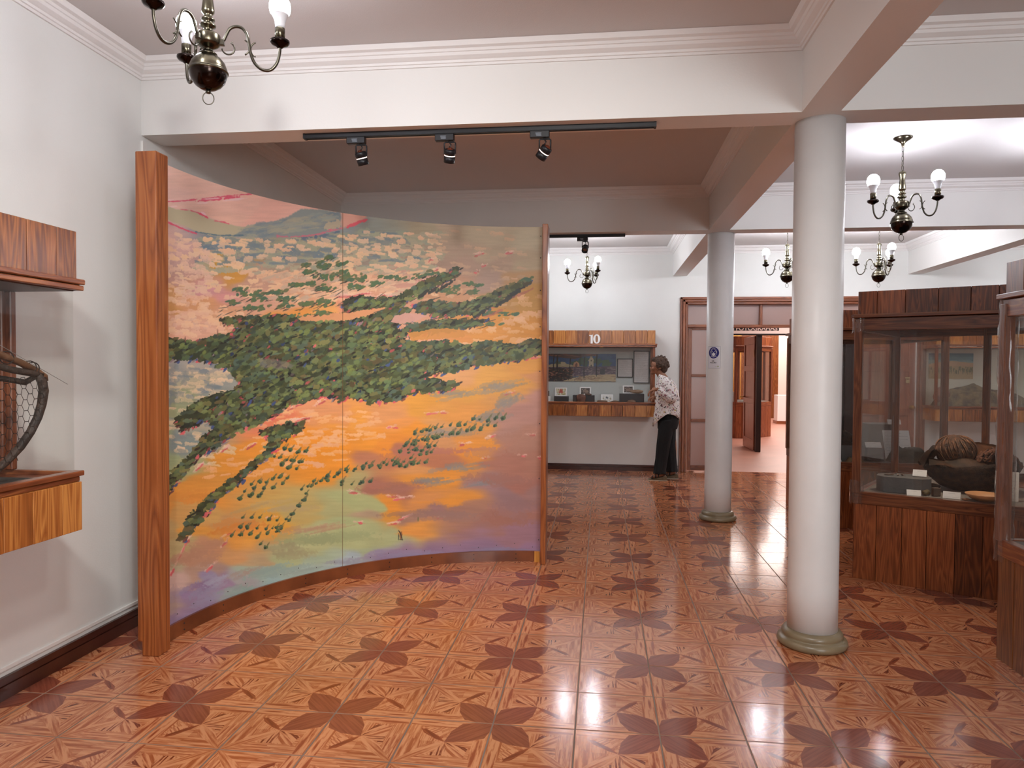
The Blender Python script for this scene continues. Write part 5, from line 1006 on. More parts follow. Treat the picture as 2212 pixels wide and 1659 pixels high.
def rock(name,label,cat,c,s_,col,tint,seed,parent=None,ang=0,bump=.35,n1=2.2,amp=.25,sub=3):
    mb=MB(); mb.ball((0,0,0),1,sub); R=random.Random(seed); dirs=[Vector((R.gauss(0,1),R.gauss(0,1),R.gauss(0,1))).normalized() for _ in range(9)]; lv=[R.uniform(.62,.9) for _ in dirs]
    for v in mb.b.verts:
        for d_,l_ in zip(dirs,lv):
            k=v.co.dot(d_)
            if k>l_: v.co-=d_*(k-l_)*.85
        v.co=Vector((v.co.x*s_[0],v.co.y*s_[1],v.co.z*s_[2]))
    zmin=min(v.co.z for v in mb.b.verts)
    for v in mb.b.verts: v.co.z-=zmin
    o=mb.build(name,flat('stone_%s'%col,col,.75,var=.3,vs=14,bump=bump,bs=40,tint=tint),parent,c,(0,0,ang)); return tag(o,label,cat) if not parent else o
rock('stone_tool','broken reddish-brown stone leaning before the charcoal block','stone',(-.27,9.94,ZS),(.075,.04,.062),'8a5a48','5e3c30',3); rock('stone_tool','long flat tan stone resting on the tall charcoal block','stone',(.48,9.99,1.096),(.095,.04,.032),'a48a70','84684f',5)
rock('stone_tool','flat brown stone lying left of centre at the glass of case 10','stone',(.02,9.92,ZS),(.075,.04,.022),'84644e','604636',8); rock('stone_tool','flat brown stone lying beside the tall block of case 10','stone',(.19,9.92,ZS),(.07,.04,.018),'84644e','604636',11); rock('stone_tool','pale brown stone in front of the tall charcoal block','stone',(.41,9.93,ZS),(.065,.035,.026),'947460','70543f',14); rock('stone_tool','thin dark stone flake on the block behind the broken stone','stone',(-.17,10.0,1.068),(.05,.03,.014),'6c4c3c','4a3428',17)
wn=thing('warning_label','small yellow triangle sticker high on the glass of case 10','sticker',(-.0,9.866,1.722)); MB().prism([(-.026,0),(.026,0),(0,.045)],0,.0015,M=Matrix.Rotation(PI/2,4,'X')).build('sticker',flat('yellow_sticker','c8b45c',.5),wn); MB().box(-.002,.002,-.0028,-.0016,.014,.032).build('mark',M_black,wn)
# ---------------------------------------------------------------- the right wall case
def f_mount(c,R):
    c.poly([(0,0),(100,0),(100,40),(0,40)],'4c7484',1,0)
    for k in range(70): y=R.uniform(0,36); c.dab(R.uniform(0,100),y,16,4,.05,['3a6478','5a8088','8aa49c','b0b49c'][min(3,int(y/10))],.5,.4)
    c.poly([(0,34),(30,26),(55,24),(100,30),(100,80),(0,80)],'c8a078',1,1); c.poly([(0,44),(100,40),(100,80),(0,80)],'a89468',.6,3,3)
    for k in range(90): x=R.uniform(0,100); y=R.uniform(50,66); c.line([(x,y-R.uniform(4,12)),(x+R.uniform(-1,1),y)],.5,'5c5234',.9,.4); c.dab(x,y-8,1.4,3,0,'6c6a3c',.6,.6)
pm=thing('picture','painting of a tree-dotted plain under a blue mountain in the right wall case','picture',(4.62,10.245,1.33)); board('print',image_mat('mountain_print',strokes_img(100,80,4,'8a9a90',f_mount),rough=.5),.56,.34,pm,(0,-.006,0))
def mound(name,label,cat,x0,x1,y0,y1,z,h,seed,mat,parent=None,nx=40,ny=16,rough=.35):
    R=np.random.RandomState(seed); g=R.rand(8,8); mb=MB(); V_=[]
    for i in range(nx+1):
        row=[]
        for j in range(ny+1):
            u_,v_=i/nx,j/ny; e=min(1,min(u_,1-u_)*5)*min(1,min(v_,1-v_)*4)
            gi,gj=u_*6.99,v_*6.99; a=int(gi);b_=int(gj); fa,fb=gi-a,gj-b_; s_=g[a,b_]*(1-fa)*(1-fb)+g[min(a+1,7),b_]*fa*(1-fb)+g[a,min(b_+1,7)]*(1-fa)*fb+g[min(a+1,7),min(b_+1,7)]*fa*fb
            row.append(mb.b.verts.new((x0+(x1-x0)*u_,y0+(y1-y0)*v_,z+h*e**.7*(.35+rough+s_*.9-rough*u_*1.2)+R.rand()*h*.06*e)))
        V_.append(row)
    for i in range(nx):
        for j in range(ny): f=mb.b.faces.new((V_[i][j],V_[i+1][j],V_[i+1][j+1],V_[i][j+1])); f.smooth=True
    o=mb.build(name,mat,parent); return tag(o,label,cat) if parent is None else o
M_soil=flat('rocky_soil','8a7250',.9,var=.5,vs=14,bump=1.0,bs=60,tint='4c3e2c'); M_cloth=flat('coarse_brown_cloth','4c4638',.9,var=.4,vs=20,bump=1.0,bs=90,tint='2e2a22'); M_fibre=flat('dark_fibre','3c281a',.9,var=.5,vs=30,bump=1.0,bs=120,tint='140e0a')
mound('diorama_ground','rocky earth diorama heaped along the right wall case','diorama',4.33,5.6,9.90,10.22,.967,.22,3,M_soil)
rock('figure_bundle','pinkish bundled mass at the left of the earth diorama','bundle',(4.42,10.03,1.0),(.11,.08,.13),'a86a50','6c4434',21)
def label_card(label,x,y,z,w_,h_,lines,tilt=.9,yaw=0,cat='label card',name='label_card',par=None):
    t=thing(name,label,cat,(x,y,z),0,None,rot=(-tilt,0,yaw)); 
    board('print',image_mat('label_'+label[:20],strokes_img(100,100*h_/w_,2.2,'dedcda',f_text(lines,1,'77757a',100,100*h_/w_)),rough=.5),w_,h_,t,th=.003); return t
label_card('white text card propped on the earth diorama',4.72,9.93,1.0,.2,.12,5,.5); label_card('narrow white label lying at the front of the right wall case',5.12,9.92,.975,.19,.07,2,1.0,.05)
# ---------------------------------------------------------------- exhibits in the floor showcases
ZF=.602
def octblock(label,x,y,z,w_,d_,h_,mat,yaw,ch=.06):
    t=thing('display_block',label,'display block',(x,y,z),yaw); MB().prism([(-w_/2+ch,-d_/2),(w_/2-ch,-d_/2),(w_/2,-d_/2+ch),(w_/2,d_/2-ch),(w_/2-ch,d_/2),(-w_/2+ch,d_/2),(-w_/2,d_/2-ch),(-w_/2,-d_/2+ch)],0,h_).build('block',mat,t); return t
M_gray=flat('grey_felt_block','5c5a58',.85,bump=.3,bs=60,var=.2,vs=10)
octblock('grey eight-sided block with small bones in the large showcase',2.10,5.30,ZF,.33,.20,.105,M_gray,-.45,.05)
b_=thing('bone_fragments','small brown bone fragments lying on the grey eight-sided block','bone fragments',(2.05,5.32,ZF+.106)); 
for k in range(4): rock('fragment','', '',(.0+.035*k-.05,.012*(k%2),0),(.022,.008,.006),'6c5444','4a382c',30+k,b_,.5*k)
label_card('white label leaning on the grey eight-sided block',2.19,5.27,ZF+.112,.085,.05,2,.6,-.5); label_card('folded white label at the front sill, left of the dark bowl bundle',2.10,5.13,ZF,.085,.045,1,.7,-.3); label_card('white label beside the small pellets at the front sill',2.30,5.05,ZF,.10,.05,2,.6,-.5)
label_card('tall white text sheet leaning in the right of the large showcase',2.62,5.02,ZF,.13,.2,8,.45,-.5)
rock('pellet','round olive pellet by the front sill label','pellet',(2.185,5.16,ZF),(.03,.025,.02),'6c5c3c','4c4028',41); B_=block('small dark cube beside the round pellet at the front sill',2.22,2.265,5.12,5.16,ZF,ZF+.055,flat('dark_brown_cube','4c3c30',.7)); rock('pellet','flat orange-brown pellet right of the sill label','pellet',(2.365,5.0,ZF),(.028,.015,.008),'a06a44','704830',43)
# bowl bundle: dark basket, hide shell, mass of hair, cord textile
bb=thing('basket_bundle','large dark basket holding a hair-covered bundle and a leather hide','basket bundle',(2.60,5.42,ZF),-.35)
def deform(o_mb,f):
    for v in o_mb.b.verts: v.co=Vector(f(v.co))
mb=MB(); mb.lathe([(0,0),(.10,.0),(.17,.03),(.235,.10),(.265,.165),(.262,.195),(.245,.19),(.22,.10),(.15,.03),(0,.02)],36)
deform(mb,lambda c:(c.x*1.12+.01*math.sin(c.y*30),c.y*.8,c.z*(1+.12*math.sin(c.x*9))))
mb.build('basket',M_fibre,bb)
mb=MB(); mb.ball((-.10,.0,.27),.115,4,(1.1,.9,1.0)); RR=random.Random(5)
for v in mb.b.verts: v.co+=Vector((0,0,1))*.006*math.sin(v.co.x*160+3*math.sin(v.co.y*40))+v.normal*RR.uniform(-.002,.002)
mb.build('hair_mass',flat('brown_hair','6a4228',.6,var=.5,vs=40,bump=1,bs=150,tint='2c1a10'),bb)
mb=MB()
for k in range(90):
    a=RR.uniform(-PI,PI); e=RR.uniform(.1,1.3); P=[]; r_=.118
    for q in range(5): ee=e-q*.28; P.append((-.10+1.1*r_*math.cos(ee)*math.cos(a+q*.08),.9*r_*math.cos(ee)*math.sin(a+q*.08)-.002*q,.27+r_*math.sin(ee)+.004*q))
    mb.tube(P,[.004,.004,.0035,.003,.001],4)
stuff(mb.build('hair_strands',flat('hair_strand','7c5030',.55,var=.4,vs=30,tint='3c2416'),bb))
def sheetmesh(fn,nu,nv,th=.006):
    mb=MB(); V_=[[mb.b.verts.new(fn(i/nu,j/nv)) for j in range(nv+1)] for i in range(nu+1)]
    for i in range(nu):
        for j in range(nv): f=mb.b.faces.new((V_[i][j],V_[i+1][j],V_[i+1][j+1],V_[i][j+1])); f.smooth=True
    bmesh.ops.solidify(mb.b,geom=list(mb.b.faces),thickness=th); return mb
M_hide=flat('tan_leather_hide','a86c40',.6,var=.4,vs=9,bump=.3,bs=30,tint='6c4024',coat=.1); M_hided=flat('dark_leather_hide','5c3c24',.65,var=.5,vs=10,bump=.4,bs=26,tint='2c1c12')
sheetmesh(lambda u,v:(.02+.20*math.cos(PI*(u*1.15-.12))*(.4+.6*v)*1.0+.0,.06+.05*v,.14+.19*(.35+.65*math.sin(PI*max(0,min(1,u))))*(v**.8)+.004*math.sin(u*40)),24,8).build('hide_back',M_hide,bb)
sheetmesh(lambda u,v:(-.27+.40*u,-.20+.10*v+.05*(u-.5)**2*4,.175+.05*v+.012*math.sin(u*9+v*3)),24,6).build('hide_front',M_hided,bb)
sheetmesh(lambda u,v:(-.30+.16*u+.03*math.sin(v*6),-.10+.22*v,.16+.13*math.sin(PI*u)*.9+.02*math.sin(v*11+u*6)),14,14).build('hide_fold',M_hided,bb)
mb=MB()
for k in range(16):
    P=[]; y_=RR.uniform(-.14,.08); ph=RR.uniform(0,6); x_=RR.uniform(-.06,.06)
    for q in range(16): u=q/15; P.append((.02+.24*u+x_*.3,y_+.03*math.sin(u*14+ph),.21+.07*math.sin(PI*u)+.018*math.sin(u*23+ph)))
    mb.tube(P,.009,6)
mb.build('cord_textile',flat('copper_brown_cord','7c4c34',.85,var=.5,vs=60,bump=1,bs=200,tint='2c1810'),bb)
mb=MB(); mb.lathe([(0,0),(.04,0),(.085,.02),(.11,.045),(.107,.048),(.08,.028),(.035,.01),(0,.01)],30); tag(mb.build('small_bowl',flat('pale_wood_bowl','c08a5c',.5,var=.2,vs=8),None,(2.47,4.985,ZF)),'small pale wooden bowl at the front right of the large showcase','bowl')
rock('dried_twig','small dark dried knot behind the grey block','twig',(2.36,5.45,ZF),(.05,.03,.02),'3c2c20','20160f',51)
# C3 exhibits
mound('cord_pile','dark coil of cords heaped on a block in the half-hidden showcase','cord pile',2.12,2.40,6.98,7.2,.745,.10,9,M_fibre,nx=30,ny=12); block('dark grey block under the coil of cords',2.10,2.42,6.97,7.22,ZF,.745,M_gray)
mound('dried_leaves','thin brown dried matter beside the dark grey block','dried matter',2.24,2.40,6.895,6.96,ZF,.03,4,M_soil,nx=20,ny=6); label_card('white label before the dark grey block in the half-hidden showcase',2.13,6.91,ZF,.14,.06,2,1.0)
block('grey cloth-covered block at the back of the half-hidden showcase',2.58,2.86,7.35,7.6,ZF,.92,M_gray); label_card('small white label on the tall grey block',2.80,7.3,.925,.12,.05,2,.5)
label_card('white text sheet leaning in the half-hidden showcase',2.80,7.18,.605,.24,.28,9,.35,.0); mound('brown_cloth','coarse brown cloth heaped behind the large showcase glass','cloth',2.64,3.0,6.9,7.10,ZF,.11,12,M_cloth,nx=30,ny=12)
block('low dark shelf block with a label in the half-hidden showcase',2.45,2.60,7.0,7.15,ZF,.72,M_blk); label_card('white label on the low dark shelf block',2.52,7.03,.725,.14,.06,2,.7); rock('root_knot','small pale root knot behind the shelf label','root',(2.52,7.1,.722),(.06,.03,.03),'7c6448','54422e',61)
# C2 exhibits
label_card('white text sheet leaning inside the showcase cut off by the right edge',2.42,3.42,ZF,.16,.28,9,.35,.2); mound('textile_heap','brown textile heap inside the right-edge showcase','textile',2.35,2.9,3.45,3.8,ZF,.22,15,M_fibre,nx=24,ny=12)
# ---------------------------------------------------------------- branch and wire frame in the left case
ba=thing('branch_frame','bent branch frame laced with wire mesh inside the left wall case','branch frame',(-2.225,2.36,1.008))
M_bark=flat('dark_peeled_branch','4a3a30',.6,var=.5,vs=16,bump=.8,bs=50,tint='241a16'); M_twig=flat('tan_branch','80583a',.55,var=.4,vs=14,bump=.5,bs=50,tint='4a3020')
def bp(P): return [(-.0+p[2]*.6,p[0],p[1]) for p in P]
MB().tube(bp([(.235,.40,.02),(.262,.375,.02),(.27,.335,.02),(.262,.28,.015),(.245,.23,.01),(.215,.175,.0),(.17,.12,-.01),(.11,.07,-.02),(.03,.02,-.03),(-.08,.01,-.03),(-.25,.05,-.02)]),[.014,.017,.018,.017,.016,.016,.016,.015,.014,.013,.012],10).build('bent_branch',M_bark,ba)
MB().tube(bp([(-.35,.62,.0),(-.1,.53,.01),(.06,.475,.02),(.16,.445,.02),(.235,.415,.015),(.285,.392,.01),(.298,.375,.01)]),[.012,.013,.014,.014,.014,.011,.003],9).build('straight_branch',M_twig,ba)
MB().tube(bp([(-.3,.50,.03),(-.05,.455,.03),(.1,.42,.03),(.2,.405,.03),(.262,.40,.02)]),[.011,.012,.013,.013,.009],9).build('straight_branch',M_bark,ba)
MB().tube(bp([(-.3,.40,-.02),(-.05,.40,-.02),(.1,.385,-.01),(.19,.37,.0),(.23,.39,.01)]),[.010,.011,.011,.012,.010],9).build('straight_branch',M_bark,ba)
mb=MB(); a_=.034
def wpt(i,j,k):
    x=(i+(.5 if j%2 else 0))*a_*1.5; y=j*a_*.62; return x,y
def inside_mesh(p): 
    x,y=p; return -.25<x<.30 and y<.40-.0*x and y>.02+max(0,(x-.02))*1.05*max(0,(x-.02))/.27*3.1*.42 and not (x>.27 and y<.2)
def wave(x,y): return .045*math.sin(3.0*(x+.1))*math.sin(PI*min(1,max(0,y/.42)))+.03
for i in range(-8,9):
    for j in range(0,22):
        cx_=i*a_*1.5+(a_*.75 if j%2 else 0); cy_=j*a_*.62+.01
        E=[((cx_-a_*.25,cy_),(cx_+a_*.25,cy_)),((cx_+a_*.25,cy_),(cx_+a_*.5,cy_+a_*.62)),((cx_-a_*.25,cy_),(cx_-a_*.5,cy_+a_*.62))]
        for p,q in E:
            if inside_mesh(p) and inside_mesh(q): mb.tube(bp([(p[0]+random.gauss(0,.0016),p[1],wave(*p)),(q[0],q[1]+random.gauss(0,.0012),wave(*q))]),.0013,4,cap=False)
stuff(mb.build('wire_mesh',flat('rusty_wire','302824',.5,.6),ba))
for k,(x,z) in enumerate(((.20,.43),(.215,.425),(.09,.465))): MB().tube(bp([(x+.02*math.cos(t),z+.024*math.sin(t),.02+.02*math.cos(t)) for t in np.linspace(0,2*PI,14)]),.0022,5,cap=False).build('wire_tie',flat('rusty_wire','302824',.5,.6),ba)
MB().tube([(0.0,-.3,.68),(.06,.34,.36)],.0009,4).build('nylon_thread',flat('nylon_thread','8a8a88',.4),ba)
mound('dark_cloth','dark cloth spread on the floor of the left wall case','cloth',-2.45,-2.25,1.7,2.64,.99,.012,8,flat('dusty_dark_cloth','4a4844',.9,var=.4,vs=12,bump=.5,bs=50),nx=30,ny=12)
B_in=struct(B(-2.558,-2.53,1.3,2.20,1.0,1.8,'trim_2',W_door)); MB().box(-2.53,-2.49,2.17,2.235,1.0,1.8,bev=.006).build('inner_jamb',W_door,B_in)
hook=MB().lathe([(0,0),(.024,0),(.02,.012),(0,.014)],16).tube([(0,0,0),(0,0,-.02),(.006,0,-.03),(0,0,-.036),(-.006,0,-.03)],.0016,5); tag(hook.build('cup_hook',M_arm,None,(-2.24,2.36,1.738)),'small dark hook under the roof of the left wall case','hook')
# ---------------------------------------------------------------- octagonal case and strips in the far room
oc=[(2.50,15.7),(2.78,15.42),(3.08,15.42),(3.62,16.0),(3.62,16.6),(3.1,16.9),(2.5,16.9),(2.3,16.3)]
W_warm=wood('warm_brown_plank','5c2c18','8c4c2c','a8663e','Z',.3,per=.5)
c4,o4=poly_case('floor_showcase','many-sided brown showcase standing in the far room beyond both doorways',oc,zsill=.75,ztop=1.9,zf=2.12,seed=14,mat_low=W_warm,mat_up=W_warm)
ys_=thing('yellow_board','tall yellow pine board standing behind the many-sided showcase','board',(3.06,17.4,0)); 
for k in range(4): B(-.20+.1*k,-.105+.1*k,0,.02,0,2.4,'plank',W_yel,ys_)
block('pale carved block displayed in the many-sided showcase',2.75,2.9,15.9,16.0,.752,.95,flat('pale_stone','b8b0a8',.8)); block('grey pot-like block in the far showcase',3.05,3.18,15.8,15.95,.752,.93,flat('grey_stone','8c9090',.8))
# ---------------------------------------------------------------- the visitor at case 10
pr=thing('person','person in a white floral blouse and wide black trousers leaning towards case 10','person',(.82,9.53,0))
ox,oy=.82,9.53
M_skin=flat('brown_skin','9a6a50',.5,var=.12,vs=20,tint='85583f'); M_hair=flat('short_brown_hair','5c4230',.6,var=.5,vs=60,bump=1,bs=160,tint='2e1f15')
def L_(x,y,z): return Vector((x-ox,y,z))        # x in the room, y sideways from her middle (negative is nearer the camera)
def ell(c,a,b,z=None,n=20,tx=0,ty=0,fn=None):
    out=[]
    for k in range(n):
        t=2*PI*k/n; x=a*math.cos(t); y=b*math.sin(t); out.append(Vector((c[0]+x,c[1]+y,c[2]+tx*x+ty*y+(fn(t) if fn else 0))))
    return out
def limb(mb,P,R_,n=12): return mb.tube(P,R_,n)
def spline(P,R_,m=5):
    P=[Vector(p) for p in P]; out=[]; ro=[]
    for i in range(len(P)-1):
        a,b,c,d=P[max(i-1,0)],P[i],P[i+1],P[min(i+2,len(P)-1)]
        for q in range(m):
            t=q/m; out.append(.5*((2*b)+(-a+c)*t+(2*a-5*b+4*c-d)*t*t+(-a+3*b-3*c+d)*t**3)); ro.append(R_[i]*(1-t)+R_[i+1]*t)
    return out+[P[-1]],ro+[R_[-1]]
mb=MB()
# head: skull, jaw, nose, ears, neck, all merged into one skin by the remesh below
mb.ball(L_(.735,.0,1.487),.088,4,(1.02,.84,1.08)); mb.ball(L_(.700,.0,1.435),.062,3,(1.0,.86,1.0)); mb.ball(L_(.672,.0,1.392),.030,3,(1,1.0,.8)); mb.ball(L_(.690,0,1.41),.045,3,(1,.95,.8))
mb.tube([L_(.662,0,1.488),L_(.648,0,1.462),L_(.638,0,1.444),L_(.652,0,1.436)],[.008,.012,.015,.009],8)      # nose
mb.ball(L_(.660,0,1.418),.014,2,(.7,1.7,.45)); mb.ball(L_(.660,0,1.407),.014,2,(.7,1.5,.5)); mb.ball(L_(.668,0,1.51),.03,2,(.6,1.7,.6))
for s_ in (-1,1): mb.ball(L_(.752,s_*.074,1.455),.024,3,(.75,.35,1.15)); mb.ball(L_(.672,s_*.036,1.44),.026,3)
P,R_=spline([L_(.745,0,1.43),L_(.765,0,1.375),L_(.80,0,1.325),L_(.825,0,1.26)],[.052,.050,.056,.09]); limb(mb,P,R_,16)
# torso and legs inside the clothes keep the figure one body
P,R_=spline([L_(.825,0,1.27),L_(.85,0,1.12),L_(.86,0,.95),L_(.87,0,.84)],[.115,.118,.10,.10]); limb(mb,P,R_,16)
for s_,kx,fx in ((-1,.765,.79),(1,.91,.95)):
    P,R_=spline([L_(.86,s_*.085,.82),L_(kx+.03,s_*.09,.46),L_(fx,s_*.095,.15),L_(fx+.01,s_*.095,.085)],[.07,.05,.034,.034]); limb(mb,P,R_,14)
    P,R_=spline([L_(fx+.02,s_*.095,.085),L_(fx-.03,s_*.095,.07),L_(fx-.10,s_*.095,.048),L_(fx-.145,s_*.095,.040)],[.034,.030,.026,.014]); limb(mb,P,R_,12)
    for q in range(5): mb.ball(L_(fx-.15+.006*abs(q-1),s_*.095-.026+.013*q,.040),.0095,2,(1.5,1,.8))
# arms: the near one bent, hand drooping in front of the glass
def arm(P,R0): P,R_=spline(P,R0); limb(mb,P,R_,12)
arm([L_(.83,-.16,1.26),L_(.885,-.20,1.09),L_(.80,-.21,1.125),L_(.70,-.19,1.185)],[.052,.042,.036,.025])
arm([L_(.83,.16,1.26),L_(.87,.20,1.07),L_(.79,.17,1.02),L_(.72,.13,1.06)],[.052,.042,.034,.024])
def hand(w_,palm,fing,thumb):
    arm([w_,(Vector(w_)+Vector(palm))/2,palm],[.025,.029,.031])
    for F in fing: mb.tube(F,[.0115,.0105,.0095,.0075],8)
    mb.tube(thumb,[.013,.012,.0105,.008],8)
hand(L_(.70,-.19,1.185),L_(.655,-.19,1.165),
     [[L_(.655,-.215+.018*k,1.168),L_(.622-.002*abs(k-1),-.218+.019*k,1.150),L_(.600+.003*abs(k-1.5),-.217+.018*k,1.118),L_(.598+.005*abs(k-1.5),-.215+.017*k,1.082+.007*abs(k-1.2))] for k in range(4)],
     [L_(.672,-.205,1.15),L_(.655,-.222,1.128),L_(.645,-.222,1.105),L_(.642,-.218,1.092)])
hand(L_(.72,.13,1.06),L_(.68,.11,1.06),[[L_(.68,.085+.018*k,1.062),L_(.645,.08+.018*k,1.055),L_(.625,.078+.018*k,1.03),L_(.63,.078+.018*k,1.005)] for k in range(4)],[L_(.69,.09,1.05),L_(.672,.07,1.035),L_(.66,.066,1.02),L_(.655,.066,1.01)])
body=mb.build('body',M_skin,pr); md=body.modifiers.new('remesh','REMESH'); md.mode='VOXEL'; md.voxel_size=.0055; md.use_smooth_shade=True; md=body.modifiers.new('smooth','SMOOTH'); md.iterations=2; md.factor=.5
# hair: cap that leaves the face free, tufted
mb=MB(); mb.ball(L_(.762,0,1.505),.100,4,(1.06,.93,1.02)); mb.ball(L_(.80,0,1.45),.062,4,(.95,1.05,1.15)); mb.ball(L_(.705,0,1.556),.052,3,(1.15,1.25,.75)); mb.ball(L_(.685,0,1.54),.03,3,(1,1.7,1))
RR=random.Random(9)
for k in range(120):
    a=RR.uniform(-PI,PI); e=RR.uniform(-.2,1.4); n_=Vector((math.cos(e)*math.cos(a),math.cos(e)*math.sin(a),math.sin(e)))
    if n_.x<-.35 and n_.z<.55: continue
    p=L_(.762,0,1.505)+Vector((n_.x*.104,n_.y*.091,n_.z*.100)); t_=Vector((.3*n_.x+RR.uniform(-.2,.5),RR.uniform(-.4,.4),-.8*(1-n_.z)+RR.uniform(-.4,.2))).normalized(); mb.tube([p-n_*.006,p+n_*.001+t_*.02,p-n_*.004+t_*.04],[.009,.008,.004],5)
for v in list(mb.b.verts):
    p=v.co
    if p.x<L_(.705,0,0).x and p.z<1.527: v.co.x+= (L_(.705,0,0).x-p.x)*.95       # clear of the brow and eyes
hair=mb.build('hair',M_hair,pr); md=hair.modifiers.new('remesh','REMESH'); md.mode='VOXEL'; md.voxel_size=.006; md.use_smooth_shade=True
# eyes, brows, spectacles
mb=MB()
for s_ in (-1,1): mb.ball(L_(.664,s_*.030,1.478),.0105,2)
mb.build('eyes',flat('eye_white','cfc6bc',.2),body); mb=MB()
for s_ in (-1,1): mb.ball(L_(.6555,s_*.031,1.477),.0048,2)
mb.build('pupils',M_black,body)
mb=MB()
for s_ in (-1,1):
    mb.tube([L_(.640,s_*.032+.021*math.cos(t),1.474+.019*math.sin(t)) for t in np.linspace(0,2*PI,20)],.0022,5,cap=False); mb.tube([L_(.642,s_*.053,1.478),L_(.69,s_*.078,1.476),L_(.752,s_*.084,1.466)],.002,5)
mb.tube([L_(.640,-.011,1.476),L_(.637,0,1.479),L_(.640,.011,1.476)],.002,5); mb.build('spectacles',flat('thin_dark_frame','3a302c',.3,.5),pr)
# blouse
m,t,N,L,b=nmat('floral_cloth'); tc=N.new('ShaderNodeTexCoord'); vo=N.new('ShaderNodeTexVoronoi'); vo.inputs['Scale'].default_value=52; nz=N.new('ShaderNodeTexNoise'); nz.inputs['Scale'].default_value=30
L.new(tc.outputs['Object'],nz.inputs[0]); mxv=N.new('ShaderNodeMix'); mxv.data_type='VECTOR'; mxv.inputs[0].default_value=.06; L.new(tc.outputs['Object'],mxv.inputs[4]); L.new(nz.outputs['Color'],mxv.inputs[5]); L.new(mxv.outputs[1],vo.inputs['Vector'])
r1=N.new('ShaderNodeValToRGB'); r1.color_ramp.interpolation='CONSTANT'; e=r1.color_ramp.elements; e[0].position=0; e[0].color=lin('33302e'); e[1].position=.36; e[1].color=lin('e4dedb'); 
for p_,c_ in ((.14,'8a4c5c'),(.19,'b8a83c'),(.23,'4c5a48'),(.26,'a07078')): x_=e.new(p_); x_.color=lin(c_)
sep=N.new('ShaderNodeSeparateColor'); L.new(vo.outputs['Color'],sep.inputs[0]); mu=N.new('ShaderNodeMath'); mu.operation='MULTIPLY'; mu.inputs[1].default_value=.62; L.new(sep.outputs[0],mu.inputs[0])
r1b=N.new('ShaderNodeMix'); r1b.data_type='RGBA'; gt=N.new('ShaderNodeMath'); gt.operation='LESS_THAN'; gt.inputs[1].default_value=.46; L.new(vo.outputs['Distance'],gt.inputs[0])
L.new(mu.outputs[0],r1.inputs[0]); r1b.inputs[6].default_value=lin('e6e0dd'); L.new(r1.outputs[0],r1b.inputs[7]); L.new(gt.outputs[0],r1b.inputs[0]); L.new(r1b.outputs[2],b.inputs['Base Color']); b.inputs['Roughness'].default_value=.8
M_flor=m
mb=MB(); n=36
def hem(t): # t=0 is her back (+x), pi her front
    return .09*abs(math.sin(t))**1.5-(.09 if math.cos(t)<0 else 0)*abs(math.cos(t))
rg=[]
for (cx,cz,a,b_,fold) in ((.845,.775,.165,.20,1),(.852,.85,.160,.198,.6),(.862,.95,.150,.19,.15),(.862,1.05,.148,.188,.1),(.850,1.15,.140,.192,.05),(.838,1.23,.122,.195,0),(.828,1.285,.098,.172,0),(.815,1.325,.075,.115,0),(.795,1.35,.060,.066,0),(.79,1.352,.052,.056,0)):
    f=(lambda t,k=fold: (hem(t) if k==1 else hem(t)*.25*k)); r=ell(L_(cx,0,cz),a,b_,n=n,fn=f,tx=(-.35 if cz>1.3 else 0))
    r=[p+Vector((math.cos(2*PI*i/n)*.006*math.sin(i*1.9+cz*9)*min(1,fold+.3),math.sin(2*PI*i/n)*.006*math.sin(i*2.3),0)) for i,p in enumerate(r)]; rg.append(r)
mb.rings(rg,cap=False)
def sleeve(P,R0):
    P,R_=spline(P,R0,6); R_=[r*(1+.07*math.sin(i*1.7)) for i,r in enumerate(R_)]; mb.tube(P,R_,16,cap=False)
sleeve([L_(.825,-.12,1.285),L_(.845,-.175,1.22),L_(.895,-.205,1.09),L_(.875,-.212,1.07),L_(.80,-.21,1.125),L_(.725,-.196,1.17)],[.062,.070,.066,.064,.056,.042])
sleeve([L_(.825,.12,1.285),L_(.845,.175,1.22),L_(.885,.205,1.08),L_(.865,.20,1.06),L_(.80,.17,1.03),L_(.745,.14,1.045)],[.062,.070,.066,.064,.054,.042])
bl=mb.build('blouse',M_flor,pr,norm=True); md=bl.modifiers.new('solid','SOLIDIFY'); md.thickness=.004; md.offset=1
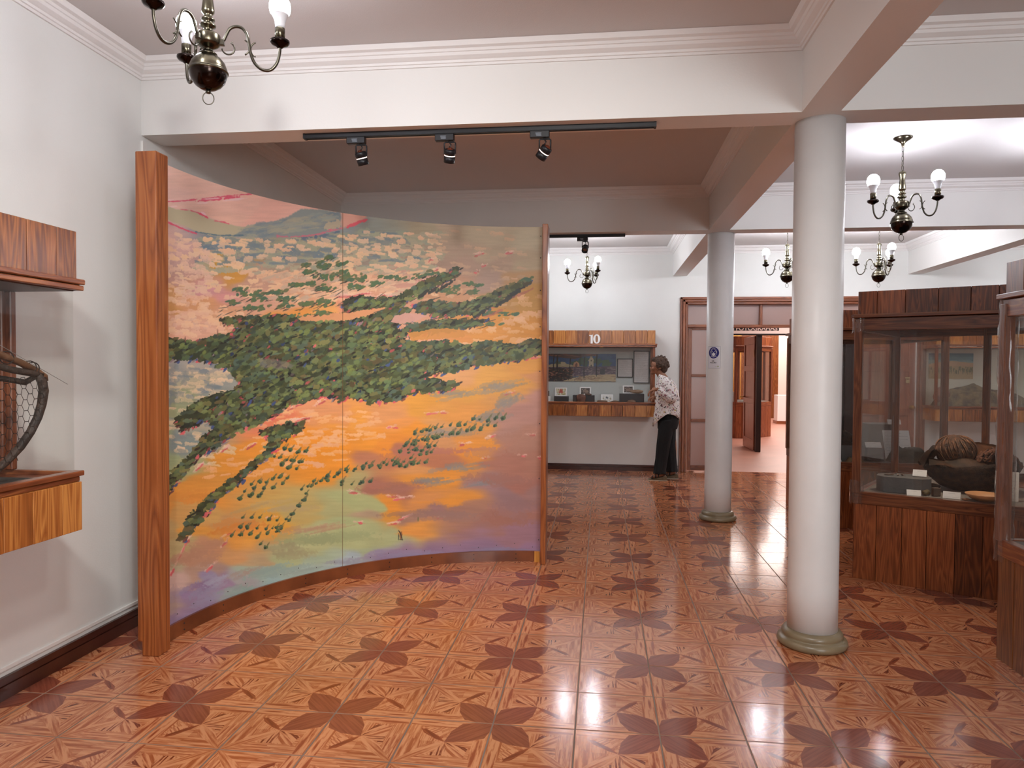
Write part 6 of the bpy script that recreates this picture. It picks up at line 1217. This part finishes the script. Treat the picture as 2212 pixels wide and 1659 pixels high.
# trousers: hips and two wide legs
mb=MB(); M_tr=flat('black_crepe','0c0c0e',.85,bump=.4,bs=40)
mb.rings([ell(L_(.862,0,1.0),.115,.15,n=28),ell(L_(.868,0,.90),.122,.158,n=28),ell(L_(.872,0,.82),.130,.168,n=28),ell(L_(.872,0,.74),.134,.172,n=28),ell(L_(.862,0,.66),.125,.165,n=28)])
for s_,K in ((-1,((.845,.78,.098,.098),(.830,.62,.096,.096),(.805,.46,.088,.085),(.785,.28,.080,.08),(.765,.14,.080,.078),(.762,.085,.083,.08))),(1,((.885,.78,.10,.098),(.885,.62,.096,.094),(.895,.46,.086,.084),(.908,.28,.084,.08),(.918,.14,.086,.078),(.925,.095,.088,.08)))):
    rr_=[]
    for cx,cz,a,b_ in K:
        r=ell(L_(cx,s_*.088,cz),a,b_,n=24); w_=(.8-cz)*.012; rr_.append([p+Vector((math.cos(2*PI*i/24)*w_*math.sin(i*2.6),math.sin(2*PI*i/24)*w_*math.sin(i*2.2),0)) for i,p in enumerate(r)])
    mb.rings(rr_)
tr=mb.build('trousers',M_tr,pr); md=tr.modifiers.new('remesh','REMESH'); md.mode='VOXEL'; md.voxel_size=.008; md.use_smooth_shade=True
# wedge sandals
M_cork=flat('cork_wedge','7c6c54',.8,var=.3,vs=50); M_strap=flat('dark_sandal_strap','1e1a1a',.5)
for s_,fx in ((-1,.79),(1,.95)):
    sh=MB(); pf=[(-.175,0),(-.165,.016),(-.10,.024),(.0,.046),(.055,.058),(.062,.056),(.066,0)]; w_=.042
    A=[sh.b.verts.new(L_(fx+x,s_*.095-w_*(1 if x>-.15 else .7),z)) for x,z in pf]; C_=[sh.b.verts.new(L_(fx+x,s_*.095+w_*(1 if x>-.15 else .7),z)) for x,z in pf]
    sh.b.faces.new(A); sh.b.faces.new(C_[::-1]); [sh.b.faces.new((A[k],C_[k],C_[(k+1)%7],A[(k+1)%7])) for k in range(7)]
    so=sh.build('sandal',M_cork,pr); B(-.178,.070,-.045,.045,-.004,.003,'outsole',flat('pale_outsole','c8bca8',.7),so,loc=L_(fx,s_*.095,.004))
    st=MB()
    for x,r_,z in ((-.115,.037,.040),(-.07,.040,.052),(-.035,.040,.066)): st.tube([L_(fx+x+.012*math.cos(t),s_*.095+r_*math.cos(t),z-.012+.030*math.sin(t)) for t in np.linspace(-.2,PI+.2,12)],.008,6)
    st.tube([L_(fx+.045,s_*.095+.036*math.cos(t),.085+.006*math.sin(3*t)) for t in np.linspace(0,2*PI,16)],.005,6,cap=False); st.build('straps',M_strap,so)
